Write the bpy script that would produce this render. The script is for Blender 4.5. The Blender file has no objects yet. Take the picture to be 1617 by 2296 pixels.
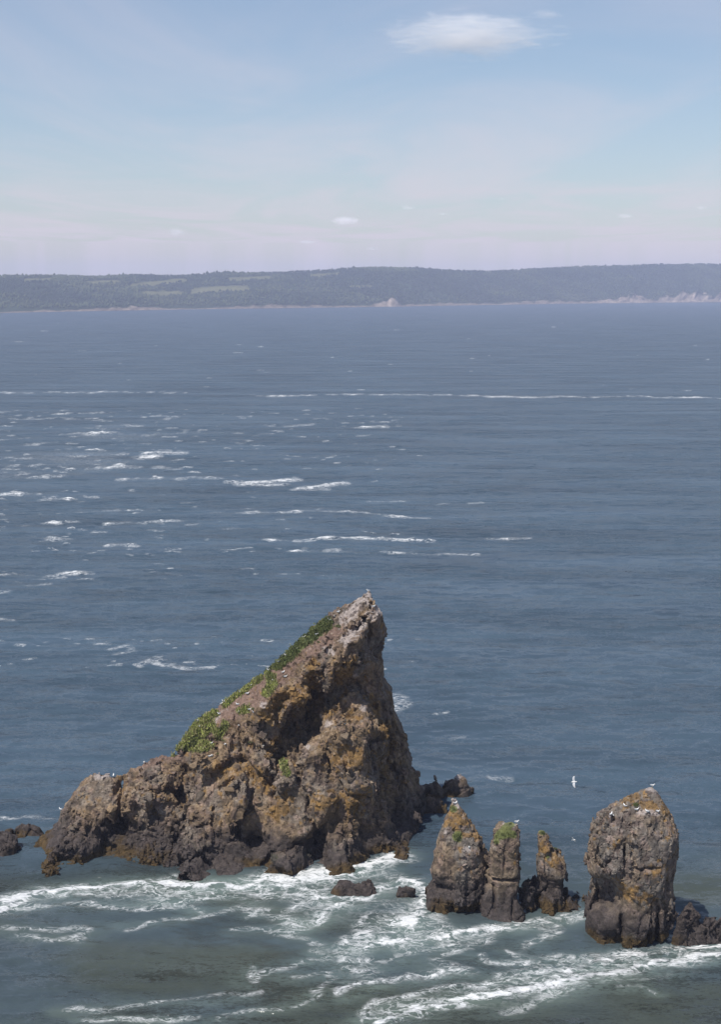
import bpy, bmesh, math, random
import numpy as np
from mathutils import Vector, Matrix, Quaternion
from mathutils.bvhtree import BVHTree

random.seed(7)
RNG = np.random.default_rng(7)
scene = bpy.context.scene
COL = scene.collection

# ------------------------------------------------------------------ camera
CAM_H = 75.0
FPX, CU, CV = 3189.0, 808.5, 1148.0          # focal length and centre in photo-survey pixels
PITCH = math.atan((CV - 644.5) / FPX)
cam_d = bpy.data.cameras.new('camera')
cam_d.lens = 50.0
cam_d.sensor_width = 36.0
cam_d.clip_start = 0.5
cam_d.clip_end = 90000.0
cam = bpy.data.objects.new('camera', cam_d)
COL.objects.link(cam)
cam.location = (0, 0, CAM_H)
cam.rotation_euler = (math.pi / 2 - PITCH, 0, 0)
scene.camera = cam

# ------------------------------------------------------------------ sky, sun, exposure
SUN_EL = math.radians(59.0)
SH = np.array([-0.70, -0.714]); SH = SH / np.linalg.norm(SH)
SUN = Vector((SH[0] * math.cos(SUN_EL), SH[1] * math.cos(SUN_EL), math.sin(SUN_EL)))
world = bpy.data.worlds.new('World')
scene.world = world
world.use_nodes = True
wn, wl = world.node_tree.nodes, world.node_tree.links
wn.clear()
w_out = wn.new('ShaderNodeOutputWorld')
w_bg = wn.new('ShaderNodeBackground')
sky = wn.new('ShaderNodeTexSky')
sky.sky_type = 'NISHITA'
sky.sun_disc = False
sky.sun_elevation = SUN_EL
sky.sun_rotation = math.atan2(SUN.x, SUN.y)
sky.altitude = 80.0
sky.air_density = 1.0
sky.dust_density = 0.8
sky.ozone_density = 2.6
w_bg.inputs['Strength'].default_value = 0.118
# thin high cloud veil spread over the whole sky, on a plane overhead
tc = wn.new('ShaderNodeTexCoord')
sep = wn.new('ShaderNodeSeparateXYZ')
wl.new(tc.outputs['Generated'], sep.inputs[0])
mx = wn.new('ShaderNodeMath'); mx.operation = 'MAXIMUM'; mx.inputs[1].default_value = 0.03
wl.new(sep.outputs['Z'], mx.inputs[0])
dv = wn.new('ShaderNodeVectorMath'); dv.operation = 'DIVIDE'
cmb = wn.new('ShaderNodeCombineXYZ')
for k in range(3):
    wl.new(mx.outputs[0], cmb.inputs[k])
wl.new(tc.outputs['Generated'], dv.inputs[0]); wl.new(cmb.outputs[0], dv.inputs[1])
mp = wn.new('ShaderNodeMapping'); mp.inputs['Scale'].default_value = (0.55, 0.16, 0.0)
mp.inputs['Rotation'].default_value = (0, 0, math.radians(62)); mp.inputs['Location'].default_value = (3.1, 1.7, 0)
wl.new(dv.outputs[0], mp.inputs['Vector'])
nz = wn.new('ShaderNodeTexNoise'); nz.inputs['Scale'].default_value = 1.0
nz.inputs['Detail'].default_value = 7.0; nz.inputs['Roughness'].default_value = 0.58; nz.inputs['Distortion'].default_value = 0.9
wl.new(mp.outputs[0], nz.inputs['Vector'])
rmp = wn.new('ShaderNodeMapRange'); rmp.interpolation_type = 'SMOOTHSTEP'
rmp.inputs['From Min'].default_value = 0.35; rmp.inputs['From Max'].default_value = 0.8
rmp.inputs['To Min'].default_value = 0.35; rmp.inputs['To Max'].default_value = 2.2
wl.new(nz.outputs['Fac'], rmp.inputs['Value'])
# optical depth of the veil grows with the slant path: 1 - exp(-tau / sin(elevation))
def wmath(op, a, b):
    n = wn.new('ShaderNodeMath'); n.operation = op
    for i, v in ((0, a), (1, b)):
        if isinstance(v, (int, float)): n.inputs[i].default_value = v
        else: wl.new(v, n.inputs[i])
    return n.outputs[0]
tau = wmath('DIVIDE', wmath('MULTIPLY', rmp.outputs[0], 0.034), mx.outputs[0])
veil = wmath('SUBTRACT', 1.0, wmath('EXPONENT', wmath('MULTIPLY', tau, -1.0), 0.0))
wmix = wn.new('ShaderNodeMix'); wmix.data_type = 'RGBA'
wl.new(veil, wmix.inputs['Factor'])
wl.new(sky.outputs[0], wmix.inputs[6])
wmix.inputs[7].default_value = (6.35, 5.75, 6.25, 1)
wl.new(wmix.outputs[2], w_bg.inputs['Color'])
wl.new(w_bg.outputs[0], w_out.inputs['Surface'])

sun_d = bpy.data.lights.new('sun', 'SUN')
sun_d.energy = 5.0
sun_d.angle = math.radians(0.53)
sun_d.color = (1.0, 0.955, 0.89)
sun = bpy.data.objects.new('sun', sun_d)
COL.objects.link(sun)
sun.rotation_euler = (-SUN).to_track_quat('-Z', 'Y').to_euler()
sun.location = (-200, -200, 400)

vs = scene.view_settings
vs.view_transform = 'Standard'
vs.look = 'None'
vs.exposure = 0.0
vs.gamma = 1.0
vs.use_curve_mapping = False
scene.render.engine = 'CYCLES'
cy = scene.cycles
cy.use_denoising = True
cy.max_bounces = 7
cy.diffuse_bounces = 2
cy.glossy_bounces = 3
cy.transparent_max_bounces = 8
cy.volume_bounces = 4
cy.caustics_reflective = False
cy.caustics_refractive = False

# ------------------------------------------------------------------ survey helpers
CP, SP = math.cos(PITCH), math.sin(PITCH)
def at_y(u, v, y):
    """point on the line of sight u,v at forward distance y"""
    a, b = (u - CU) / FPX, (CV - v) / FPX
    dx, dy, dz = a, CP + b * SP, -SP + b * CP
    t = y / dy
    return np.array([dx * t, y, CAM_H + dz * t])
def at_z(u, v, z=0.0):
    a, b = (u - CU) / FPX, (CV - v) / FPX
    dx, dy, dz = a, CP + b * SP, -SP + b * CP
    t = (z - CAM_H) / dz
    return np.array([dx * t, dy * t, z])
def survey(P):
    x, y, z = P[:, 0], P[:, 1], P[:, 2] - CAM_H
    dep = np.maximum(y * CP - z * SP, 1e-3)
    return CU + FPX * x / dep, CV - FPX * (y * SP + z * CP) / dep
def sstep(a, b, x):
    t = np.clip((x - a) / (b - a), 0, 1)
    return t * t * (3 - 2 * t)
def seg_dist(px, py, pts, ax=1.0, ay=1.0):
    d = np.full(px.shape, 1e9)
    pts = [(p[0] * ax, p[1] * ay) for p in pts]
    qx, qy = px * ax, py * ay
    if len(pts) == 1:
        return np.hypot(qx - pts[0][0], qy - pts[0][1])
    for (x0, y0), (x1, y1) in zip(pts[:-1], pts[1:]):
        ex, ey = x1 - x0, y1 - y0
        L = ex * ex + ey * ey + 1e-9
        t = np.clip(((qx - x0) * ex + (qy - y0) * ey) / L, 0, 1)
        d = np.minimum(d, np.hypot(qx - x0 - t * ex, qy - y0 - t * ey))
    return d
def poly_sdf(px, py, poly):
    d = seg_dist(px, py, list(poly) + [poly[0]])
    ins = np.zeros(px.shape, bool)
    n = len(poly)
    for i in range(n):
        x0, y0 = poly[i]; x1, y1 = poly[(i + 1) % n]
        c = ((y0 > py) != (y1 > py))
        xi = x0 + (py - y0) * (x1 - x0) / ((y1 - y0) if abs(y1 - y0) > 1e-9 else 1e-9)
        ins ^= c & (px < xi)
    return np.where(ins, -d, d)

# ------------------------------------------------------------------ noise
def hsh(ix, iy, iz, s):
    h = (ix.astype(np.int64) * 374761393 + iy.astype(np.int64) * 668265263 + iz.astype(np.int64) * 2147483629 + s * 974634533) & 0xFFFFFFFF
    h = h.astype(np.uint32)
    h ^= h >> np.uint32(13); h = h * np.uint32(1274126177)
    h ^= h >> np.uint32(16); h = h * np.uint32(2246822519)
    h ^= h >> np.uint32(13)
    return h
def h01(ix, iy, iz, s):
    return hsh(ix, iy, iz, s).astype(np.float64) / 4294967295.0
def vn(P, s=0):
    i = np.floor(P).astype(np.int64); f = P - i
    w = f * f * f * (f * (f * 6 - 15) + 10)
    r = 0
    for dx in (0, 1):
        wx = w[:, 0] if dx else 1 - w[:, 0]
        for dy in (0, 1):
            wy = w[:, 1] if dy else 1 - w[:, 1]
            for dz in (0, 1):
                wz = w[:, 2] if dz else 1 - w[:, 2]
                r = r + wx * wy * wz * h01(i[:, 0] + dx, i[:, 1] + dy, i[:, 2] + dz, s)
    return r * 2 - 1
def fbm(P, octs=4, s=0, gain=0.5, lac=2.03):
    a, t, r = 1.0, 0.0, 0
    Q = P.copy()
    for k in range(octs):
        r = r + a * vn(Q + 17.3 * k, s + k); t += a
        a *= gain; Q = Q * lac
    return r / t * 1.6
def voro(P, s=0):
    i = np.floor(P).astype(np.int64)
    lo = i.min(0) - 1; dim = i.max(0) + 2 - lo
    gx, gy, gz = np.meshgrid(*[np.arange(lo[k], lo[k] + dim[k]) for k in range(3)], indexing='ij')
    gx, gy, gz = gx.ravel(), gy.ravel(), gz.ravel()
    seeds = np.stack([gx + h01(gx, gy, gz, s), gy + h01(gx, gy, gz, s + 1), gz + h01(gx, gy, gz, s + 2)], 1)
    rnd = np.stack([h01(gx, gy, gz, s + 5 + k) for k in range(4)], 1)
    base = ((i[:, 0] - lo[0]) * dim[1] + (i[:, 1] - lo[1])) * dim[2] + (i[:, 2] - lo[2])
    n = len(P)
    F1 = np.full(n, 9.0); F2 = np.full(n, 9.0); cid = np.zeros(n, np.int64)
    for dx in (-1, 0, 1):
        for dy in (-1, 0, 1):
            for dz in (-1, 0, 1):
                c = base + (dx * dim[1] + dy) * dim[2] + dz
                o = P - seeds[c]
                d = np.einsum('ij,ij->i', o, o)
                m = d < F1
                F2 = np.where(m, F1, np.minimum(F2, d))
                F1 = np.where(m, d, F1)
                cid = np.where(m, c, cid)
    return np.sqrt(F1), np.sqrt(F2), P - seeds[cid], rnd[cid]

# ------------------------------------------------------------------ meshing
def surface_nets(F, org, h):
    S = F < 0
    nx, ny, nz_ = F.shape
    cnt = np.zeros((nx - 1, ny - 1, nz_ - 1), np.int8)
    for a in (0, 1):
        for b in (0, 1):
            for c in (0, 1):
                cnt += S[a:nx - 1 + a, b:ny - 1 + b, c:nz_ - 1 + c]
    act = (cnt > 0) & (cnt < 8)
    ci = np.argwhere(act)
    idx = np.full(act.shape, -1, np.int64)
    idx[act] = np.arange(len(ci))
    cor = [(a, b, c) for a in (0, 1) for b in (0, 1) for c in (0, 1)]
    val = {k: F[ci[:, 0] + k[0], ci[:, 1] + k[1], ci[:, 2] + k[2]] for k in cor}
    acc = np.zeros((len(ci), 3)); n = np.zeros(len(ci))
    for k in cor:
        for ax in range(3):
            if k[ax] == 0:
                k2 = tuple(1 if q == ax else k[q] for q in range(3))
                va, vb = val[k], val[k2]
                m = (va < 0) != (vb < 0)
                t = np.where(m, va / np.where(m, va - vb, 1), 0)
                p = np.array(k, float)[None, :].repeat(len(ci), 0)
                p[:, ax] += t
                acc[m] += p[m]; n[m] += 1
    V = (ci + acc / n[:, None]) * h + np.array(org)
    quads = []
    for ax in range(3):
        b, c = [(1, 2), (2, 0), (0, 1)][ax]
        sl0 = [slice(None)] * 3; sl1 = [slice(None)] * 3
        sl0[ax] = slice(0, -1); sl1[ax] = slice(1, None)
        A = S[tuple(sl0)]; B = S[tuple(sl1)]
        e = np.argwhere(A != B)
        m = (e[:, b] > 0) & (e[:, c] > 0) & (e[:, b] < F.shape[b] - 1) & (e[:, c] < F.shape[c] - 1)
        e = e[m]
        flip = A[e[:, 0], e[:, 1], e[:, 2]]
        def cell(ob, oc):
            q = e.copy(); q[:, b] += ob; q[:, c] += oc
            return idx[q[:, 0], q[:, 1], q[:, 2]]
        q = np.stack([cell(-1, -1), cell(0, -1), cell(0, 0), cell(-1, 0)], 1)
        q[~flip] = q[~flip][:, ::-1]
        quads.append(q)
    return V, np.concatenate(quads)
def vnormals(V, Q):
    e1 = V[Q[:, 2]] - V[Q[:, 0]]; e2 = V[Q[:, 3]] - V[Q[:, 1]]
    fn = np.cross(e1, e2)
    N = np.zeros_like(V)
    for k in range(4):
        for a in range(3):
            N[:, a] += np.bincount(Q[:, k], fn[:, a], len(V))
    return N / (np.linalg.norm(N, axis=1, keepdims=True) + 1e-9)
def mesh_np(name, V, F, attrs=None, smooth=False):
    """V n x 3, F m x k (k = 3 or 4); attrs: name -> n (float) or n x 3 (colour)"""
    me = bpy.data.meshes.new(name)
    V = np.ascontiguousarray(V, np.float32); F = np.ascontiguousarray(F, np.int32)
    k = F.shape[1]
    me.vertices.add(len(V)); me.vertices.foreach_set('co', V.ravel())
    me.loops.add(F.size); me.loops.foreach_set('vertex_index', F.ravel())
    me.polygons.add(len(F))
    me.polygons.foreach_set('loop_start', np.arange(0, F.size, k, dtype=np.int32))
    if smooth:
        me.polygons.foreach_set('use_smooth', np.ones(len(F), bool))
    else:
        me.polygons.foreach_set('use_smooth', np.zeros(len(F), bool))
    for an, av in (attrs or {}).items():
        av = np.asarray(av, np.float32)
        if av.ndim == 1:
            at = me.attributes.new(an, 'FLOAT', 'POINT'); at.data.foreach_set('value', av)
        else:
            at = me.attributes.new(an, 'FLOAT_COLOR', 'POINT')
            at.data.foreach_set('color', np.concatenate([av, np.ones((len(av), 1), np.float32)], 1).ravel())
    me.update(calc_edges=True)
    return me
def link(name, me, mat=None, parent=None):
    o = bpy.data.objects.new(name, me)
    COL.objects.link(o)
    if mat is not None and not me.materials:
        me.materials.append(mat)
    if parent is not None:
        o.parent = parent
    return o
def tag(o, label=None, cat=None, group=None, kind=None):
    if label: o['label'] = label
    if cat: o['category'] = cat
    if group: o['group'] = group
    if kind: o['kind'] = kind
    return o

# ------------------------------------------------------------------ materials
def new_mat(name):
    m = bpy.data.materials.new(name); m.use_nodes = True
    nt = m.node_tree; nt.nodes.clear()
    out = nt.nodes.new('ShaderNodeOutputMaterial')
    b = nt.nodes.new('ShaderNodeBsdfPrincipled')
    nt.links.new(b.outputs[0], out.inputs['Surface'])
    return m, nt, b, out
def N_(nt, typ, **kw):
    n = nt.nodes.new(typ)
    for k, v in kw.items():
        setattr(n, k, v)
    return n
def noise_node(nt, scale, detail=4, rough=0.55, dist=0.0, vec=None):
    n = nt.nodes.new('ShaderNodeTexNoise')
    n.inputs['Scale'].default_value = scale; n.inputs['Detail'].default_value = detail
    n.inputs['Roughness'].default_value = rough; n.inputs['Distortion'].default_value = dist
    if vec is not None: nt.links.new(vec, n.inputs['Vector'])
    return n
def math_node(nt, op, a, b=None, c=None, clamp=False):
    n = nt.nodes.new('ShaderNodeMath'); n.operation = op; n.use_clamp = clamp
    for i, v in enumerate((a, b, c)):
        if v is None: continue
        if isinstance(v, (int, float)): n.inputs[i].default_value = v
        else: nt.links.new(v, n.inputs[i])
    return n.outputs[0]
def maprange(nt, v, a, b, c=0.0, d=1.0, smooth=False):
    n = nt.nodes.new('ShaderNodeMapRange')
    if smooth: n.interpolation_type = 'SMOOTHSTEP'
    nt.links.new(v, n.inputs['Value'])
    for k, x in (('From Min', a), ('From Max', b), ('To Min', c), ('To Max', d)):
        n.inputs[k].default_value = x
    return n.outputs[0]
def rgbmix(nt, fac, a, b, blend='MIX'):
    n = nt.nodes.new('ShaderNodeMix'); n.data_type = 'RGBA'; n.blend_type = blend
    if isinstance(fac, (int, float)): n.inputs['Factor'].default_value = fac
    else: nt.links.new(fac, n.inputs['Factor'])
    for i, v in ((6, a), (7, b)):
        if isinstance(v, tuple): n.inputs[i].default_value = (*v, 1)
        else: nt.links.new(v, n.inputs[i])
    return n.outputs[2]

def rock_material(name, source):
    m, nt, b, out = new_mat(name)
    geo = N_(nt, 'ShaderNodeNewGeometry')
    pos = geo.outputs['Position']
    if source == 'attr':
        a = N_(nt, 'ShaderNodeAttribute', attribute_name='Col'); base = a.outputs['Color']
    else:
        a = N_(nt, 'ShaderNodeObjectInfo'); base = a.outputs['Color']
    n1 = noise_node(nt, 2.4, 7, 0.72, 0.5, pos)
    n2 = noise_node(nt, 7.0, 4, 0.6, 0.0, pos)
    k = math_node(nt, 'MULTIPLY', maprange(nt, n1.outputs['Fac'], 0.3, 0.7, 0.55, 1.45), maprange(nt, n2.outputs['Fac'], 0.3, 0.7, 0.75, 1.25))
    vm = N_(nt, 'ShaderNodeVectorMath', operation='SCALE')
    nt.links.new(base, vm.inputs[0]); nt.links.new(k, vm.inputs['Scale'])
    nt.links.new(vm.outputs[0], b.inputs['Base Color'])
    b.inputs['Roughness'].default_value = 0.88
    b.inputs['Specular IOR Level'].default_value = 0.25
    bp = N_(nt, 'ShaderNodeBump'); bp.inputs['Strength'].default_value = 0.5; bp.inputs['Distance'].default_value = 0.04
    hh = math_node(nt, 'ADD', n1.outputs['Fac'], math_node(nt, 'MULTIPLY', n2.outputs['Fac'], 0.35))
    nt.links.new(hh, bp.inputs['Height'])
    nt.links.new(bp.outputs[0], b.inputs['Normal'])
    return m
ROCK = rock_material('rock_face', 'attr')
BLOCK = rock_material('rock_block', 'object')

def leaf_material():
    m, nt, b, out = new_mat('leaves')
    a = N_(nt, 'ShaderNodeAttribute', attribute_name='Col')
    nt.links.new(a.outputs['Color'], b.inputs['Base Color'])
    b.inputs['Roughness'].default_value = 0.7
    b.inputs['Specular IOR Level'].default_value = 0.2
    return m
LEAF = leaf_material()
def plain(name, col, rough=0.6):
    m, nt, b, out = new_mat(name)
    geo = N_(nt, 'ShaderNodeNewGeometry')
    n = noise_node(nt, 30.0, 2, 0.5, 0, geo.outputs['Position'])
    c = rgbmix(nt, maprange(nt, n.outputs['Fac'], 0.3, 0.7), tuple(x * 0.88 for x in col), tuple(min(1, x * 1.08) for x in col))
    nt.links.new(c, b.inputs['Base Color'])
    b.inputs['Roughness'].default_value = rough
    return m
M_WHITE = plain('gull_white', (0.78, 0.78, 0.76))
M_GREY = plain('gull_grey', (0.30, 0.32, 0.34))
M_BLACK = plain('gull_black', (0.03, 0.03, 0.03))
M_BEAK = plain('gull_beak', (0.6, 0.4, 0.08))

# ------------------------------------------------------------------ sea
HZ = 644.5
STROKES = [  # points, half height (survey pixels), strength
    # tidal race in front of the big stack
    ([(-30, 2048), (20, 2026), (60, 2010), (140, 1996), (250, 1984), (380, 1980), (500, 1978), (600, 1970), (700, 1963), (800, 1952), (860, 1938), (905, 1918)], 9, 1.0),
    ([(0, 2025), (90, 1999), (200, 1990), (330, 1978), (430, 1984)], 5, 0.75),
    ([(480, 1985), (600, 1981), (720, 1976), (800, 1962)], 13, 0.85),
    ([(40, 2034), (150, 2034), (260, 2032), (340, 2026), (420, 2012), (520, 1998)], 6, 0.66),
    ([(330, 2030), (400, 2032), (440, 2046), (400, 2062), (350, 2070), (270, 2078)], 6, 0.62),
    ([(440, 2046), (560, 2030), (600, 2040), (560, 2052)], 5, 0.55),
    ([(380, 2000), (520, 2002), (640, 2005), (740, 2000)], 12, 0.5),
    ([(0, 2086), (60, 2078), (130, 2085), (210, 2082), (180, 2108), (40, 2098)], 8, 0.5),
    ([(530, 2090), (620, 2085), (660, 2100), (690, 2080), (640, 2060)], 7, 0.55),
    # between the low rocks and the spires
    ([(880, 1984), (850, 2012), (800, 2034), (745, 2052), (690, 2076)], 8, 0.82),
    ([(905, 1978), (938, 1985), (945, 2010), (925, 2045), (918, 2075)], 10, 0.88),
    ([(860, 2000), (820, 2008), (780, 2016), (735, 2020)], 7, 0.7),
    ([(700, 2075), (640, 2090), (690, 2105), (720, 2125)], 6, 0.55),
    ([(920, 2075), (860, 2095), (790, 2115), (755, 2140), (775, 2175), (820, 2190)], 10, 0.7),
    ([(1318, 2048), (1270, 2056), (1200, 2068), (1120, 2084), (1040, 2096), (960, 2108), (880, 2122), (800, 2130)], 8, 0.9),
    ([(1310, 2062), (1240, 2078), (1180, 2084), (1240, 2094), (1180, 2120)], 7, 0.62),
    ([(960, 2060), (1000, 2090), (940, 2110), (900, 2135)], 9, 0.55),
    ([(1130, 2130), (1180, 2150), (1090, 2160), (1060, 2148)], 5, 0.62),
    # lower right race
    ([(1660, 2116), (1580, 2126), (1500, 2140), (1420, 2146), (1350, 2160)], 11, 1.0),
    ([(1660, 2140), (1560, 2152), (1460, 2164), (1380, 2186), (1300, 2196), (1250, 2212), (1180, 2226), (1100, 2240), (1000, 2262), (900, 2285), (840, 2300)], 10, 1.0),
    ([(1270, 2178), (1290, 2190), (1260, 2212), (1235, 2220)], 10, 0.95),
    ([(1420, 2170), (1330, 2186), (1250, 2186), (1180, 2172), (1280, 2158)], 9, 0.6),
    ([(1150, 2200), (1060, 2216), (960, 2226), (900, 2246), (840, 2262), (800, 2290)], 6, 0.72),
    ([(1040, 2186), (960, 2196), (900, 2202), (840, 2216), (770, 2238)], 6, 0.78),
    ([(1100, 2230), (1000, 2246), (920, 2262), (860, 2285)], 5, 0.66),
    ([(1480, 2230), (1440, 2216), (1400, 2222)], 4, 0.55),
    ([(560, 2176), (530, 2196), (545, 2212), (560, 2190), (620, 2180), (680, 2160)], 6, 0.55),
    ([(690, 2155), (720, 2148), (700, 2135)], 5, 0.6),
    ([(120, 2270), (250, 2262), (330, 2250), (480, 2248), (560, 2236)], 6, 0.55),
    ([(180, 2290), (260, 2286), (330, 2290), (410, 2284)], 6, 0.75),
    ([(470, 2292), (560, 2276), (640, 2262), (710, 2240)], 6, 0.5),
    ([(0, 1838), (60, 1832), (115, 1842)], 7, 0.62),
    ([(560, 1985), (640, 2010), (700, 2030), (640, 2050), (580, 2040)], 8, 0.48), ([(700, 2000), (760, 2030), (720, 2060), (650, 2070)], 8, 0.45),
    ([(870, 2060), (820, 2080), (850, 2110), (910, 2100), (900, 2070)], 8, 0.5), ([(990, 2120), (930, 2150), (870, 2165), (800, 2160)], 8, 0.45),
    ([(640, 2200), (720, 2190), (760, 2210), (700, 2230)], 7, 0.45), ([(1080, 2110), (1010, 2135), (960, 2170), (1010, 2180)], 8, 0.45),
    ([(120, 2005), (220, 2010), (330, 2000), (430, 2010)], 9, 0.45), ([(1330, 2150), (1240, 2150), (1180, 2190), (1110, 2190)], 9, 0.42),
    ([(1500, 2190), (1400, 2205), (1320, 2220), (1220, 2250), (1120, 2275)], 8, 0.42),
    # behind the big stack
    ([(870, 1562), (895, 1566), (905, 1578), (880, 1590)], 10, 0.85),
    ([(972, 1602), (1000, 1598)], 4, 0.7),
    ([(245, 1455), (285, 1446), (300, 1458), (260, 1466)], 5, 0.62),
    ([(310, 1495), (355, 1470), (345, 1490), (420, 1502), (480, 1500)], 5, 0.6),
    ([(1100, 1738), (1140, 1745)], 7, 0.5), ([(1010, 1660), (1040, 1655)], 4, 0.45),
    # tide rip in the middle distance
    ([(518, 1083), (600, 1080), (668, 1077)], 4.0, 1.0), ([(535, 1088), (640, 1088)], 3.0, 1.0),
    ([(668, 1098), (720, 1091), (772, 1083)], 4.0, 1.0), ([(690, 1100), (740, 1097)], 2.5, 0.9),
    ([(0, 880), (150, 881), (240, 879), (420, 880)], 2.2, 0.7),
    ([(565, 886), (640, 888), (760, 885), (860, 884), (1000, 886), (1090, 889)], 2.2, 0.94),
    ([(1090, 890), (1200, 890)], 2.2, 1.0), ([(1200, 890), (1400, 889), (1630, 893)], 2.0, 0.85),
    ([(600, 955), (700, 952)], 2.6, 0.8), ([(760, 959), (890, 955)], 2.8, 0.8), ([(730, 948), (870, 946)], 1.6, 0.62),
    ([(312, 1028), (350, 1024)], 4, 1.0), ([(330, 1017), (412, 1014)], 3.5, 0.95), ([(345, 1010), (400, 1008)], 2, 0.7),
    ([(150, 1022), (250, 1020)], 2.5, 0.75), ([(230, 1048), (370, 1050)], 4, 0.7),
    ([(270, 1076), (400, 1074), (470, 1071), (525, 1068)], 3.5, 0.82), ([(40, 1070), (150, 1068)], 3, 0.75),
    ([(960, 1132), (1020, 1129), (1095, 1126)], 2.2, 0.88), ([(830, 1124), (920, 1122)], 2.0, 0.6),
    ([(530, 1148), (640, 1147), (780, 1149), (860, 1156), (960, 1161)], 2.6, 0.86),
    ([(240, 1174), (330, 1170), (412, 1165)], 3.5, 0.85), ([(90, 1174), (170, 1170)], 3, 0.75),
    ([(498, 1187), (580, 1185)], 2.6, 0.8), ([(180, 1150), (260, 1143)], 3.5, 0.62),
    ([(600, 1213), (700, 1213)], 3, 0.78), ([(700, 1211), (800, 1209), (880, 1210), (968, 1213)], 3.2, 0.98),
    ([(1020, 1211), (1100, 1209), (1190, 1209)], 2.4, 0.92),
    ([(640, 1237), (750, 1237), (820, 1240)], 3, 0.7), ([(870, 1239), (960, 1243), (1078, 1246)], 2.6, 0.85),
    ([(245, 1224), (295, 1223)], 4.5, 0.8), ([(85, 1207), (155, 1206)], 2.8, 0.85),
    ([(105, 1290), (150, 1283), (207, 1284)], 4, 0.86), ([(55, 1312), (110, 1307)], 3.5, 0.9), ([(-20, 1332), (40, 1322)], 4, 0.85),
    ([(0, 1108), (80, 1108)], 3, 0.75), ([(60, 1124), (150, 1119)], 2.5, 0.7), ([(0, 1044), (70, 1042)], 3.5, 0.6),
    ([(310, 1268), (370, 1264)], 2.2, 0.62), ([(460, 1279), (560, 1277)], 2.2, 0.55), ([(330, 1303), (375, 1302)], 2, 0.7),
    ([(415, 1326), (455, 1325)], 2, 0.8), ([(0, 1390), (30, 1392)], 3, 0.6), ([(630, 1287), (670, 1287)], 2, 0.6),
    ([(0, 985), (60, 984)], 2.2, 0.6), ([(40, 1000), (160, 990)], 2.5, 0.6), ([(180, 972), (270, 971)], 2.2, 0.65), ([(360, 938), (410, 937)], 2.5, 0.7), ([(0, 938), (200, 940)], 1.6, 0.45),
    ([(350, 973), (540, 972)], 2.2, 0.62), ([(0, 768), (70, 766)], 1.4, 0.5), ([(500, 790), (540, 791)], 1.2, 0.6),
]
rowv = np.concatenate([np.array([2800, 2700, 2600, 2520, 2460, 2420, 2390]), np.arange(2370, 690, -2.2), np.arange(690, 668.5, -3.0)])
ang = np.arctan((rowv - CV) / FPX) + PITCH
rowy = CAM_H / np.tan(ang)
ncol = 470
tt = np.linspace(-0.33, 0.33, ncol)
side = np.array([0.36, 0.42, 0.52, 0.7, 1.0, 1.5, 2.2, 3.2])
tt = np.concatenate([-side[::-1], tt, side])
ncol = len(tt)
X = (rowy[:, None] * 1.04) * tt[None, :]
X[:, 0] = np.minimum(X[:, 0], -9000); X[:, -1] = np.maximum(X[:, -1], 9000)
Y = np.repeat(rowy[:, None], ncol, 1)
P2 = np.stack([X.ravel(), Y.ravel(), np.zeros(X.size)], 1)
U, Vv = survey(P2)
foam = np.zeros(len(P2)); strong = np.zeros(len(P2))
rs = np.random.default_rng(5)
BANDS = [925, 938, 956, 972, 986, 1001, 1018, 1030, 1050, 1072, 1108, 1122, 1148, 1172, 1190, 1210, 1236, 1290, 1440, 1490]
for k in range(330):          # short broken crests in the tide rip, thickest on the left
    uu = -60 + 860 * rs.random() ** 1.7; vv_ = BANDS[int(len(BANDS) * rs.random() ** 1.25)] + rs.normal() * 5
    L = rs.uniform(5, 34); sl_ = rs.uniform(-0.05, 0.03)
    STROKES.append(([(uu, vv_), (uu + L, vv_ + sl_ * L)], rs.uniform(1.0, 1.7) * (1 + (vv_ - 900) / 900), rs.uniform(0.35, 0.85)))
for k in range(620):
    b_ = BANDS[int(len(BANDS) * rs.random() ** 1.3)]; uu = -60 + 1000 * rs.random() ** 1.8
    vv_ = b_ + rs.normal() * 6
    STROKES.append(([(uu, vv_), (uu + rs.uniform(2, 12), vv_ + rs.uniform(-0.6, 0.6))], rs.uniform(0.9, 1.3) * (1 + (vv_ - 900) / 900), rs.uniform(0.35, 0.8)))
for k in range(70):
    uu = rs.uniform(-100, 1700); vv_ = 722 + 170 * rs.random()
    STROKES.append(([(uu, vv_), (uu + rs.uniform(3, 14), vv_)], 1.2, rs.uniform(0.4, 0.8)))
JU = 6 * fbm(P2 / 9.0, 3, 33); JV = 0.5 * (Vv - HZ) / 500 * 6 * fbm(P2 / np.array([14., 30., 1.]), 3, 35)
nearw = sstep(1700, 1950, Vv)
SU = U + JU + nearw * (26 * fbm(P2 / 11.0, 3, 43) + 12 * fbm(P2 / 3.5, 2, 44)); SV = Vv + JV + nearw * (8.5 * fbm(P2 / 8.0 + 7, 3, 45) + 5 * fbm(P2 / 3.0, 2, 46))
for pts, hw, st in STROKES:
    us = [p[0] for p in pts]; vs_ = [p[1] for p in pts]
    sel = (U > min(us) - 12 * hw) & (U < max(us) + 12 * hw) & (Vv > min(vs_) - 6 * hw) & (Vv < max(vs_) + 6 * hw)
    if not sel.any(): continue
    near = Vv[sel] > 1350
    d = seg_dist(SU[sel], SV[sel], pts, 0.45 if vs_[0] > 1350 else 0.25, 1.0) / hw
    if vs_[0] > 1700:
        g = st * (0.62 * np.exp(-(d / 0.8) ** 2) + 0.33 * np.exp(-(d / 2.3) ** 2))
    else:
        g = st * np.exp(-(d / 1.0) ** 2)
    if st >= 0.95: strong[sel] = np.maximum(strong[sel], g)
    foam[sel] = 1 - (1 - foam[sel]) * (1 - np.clip(g, 0, 1))
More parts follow.
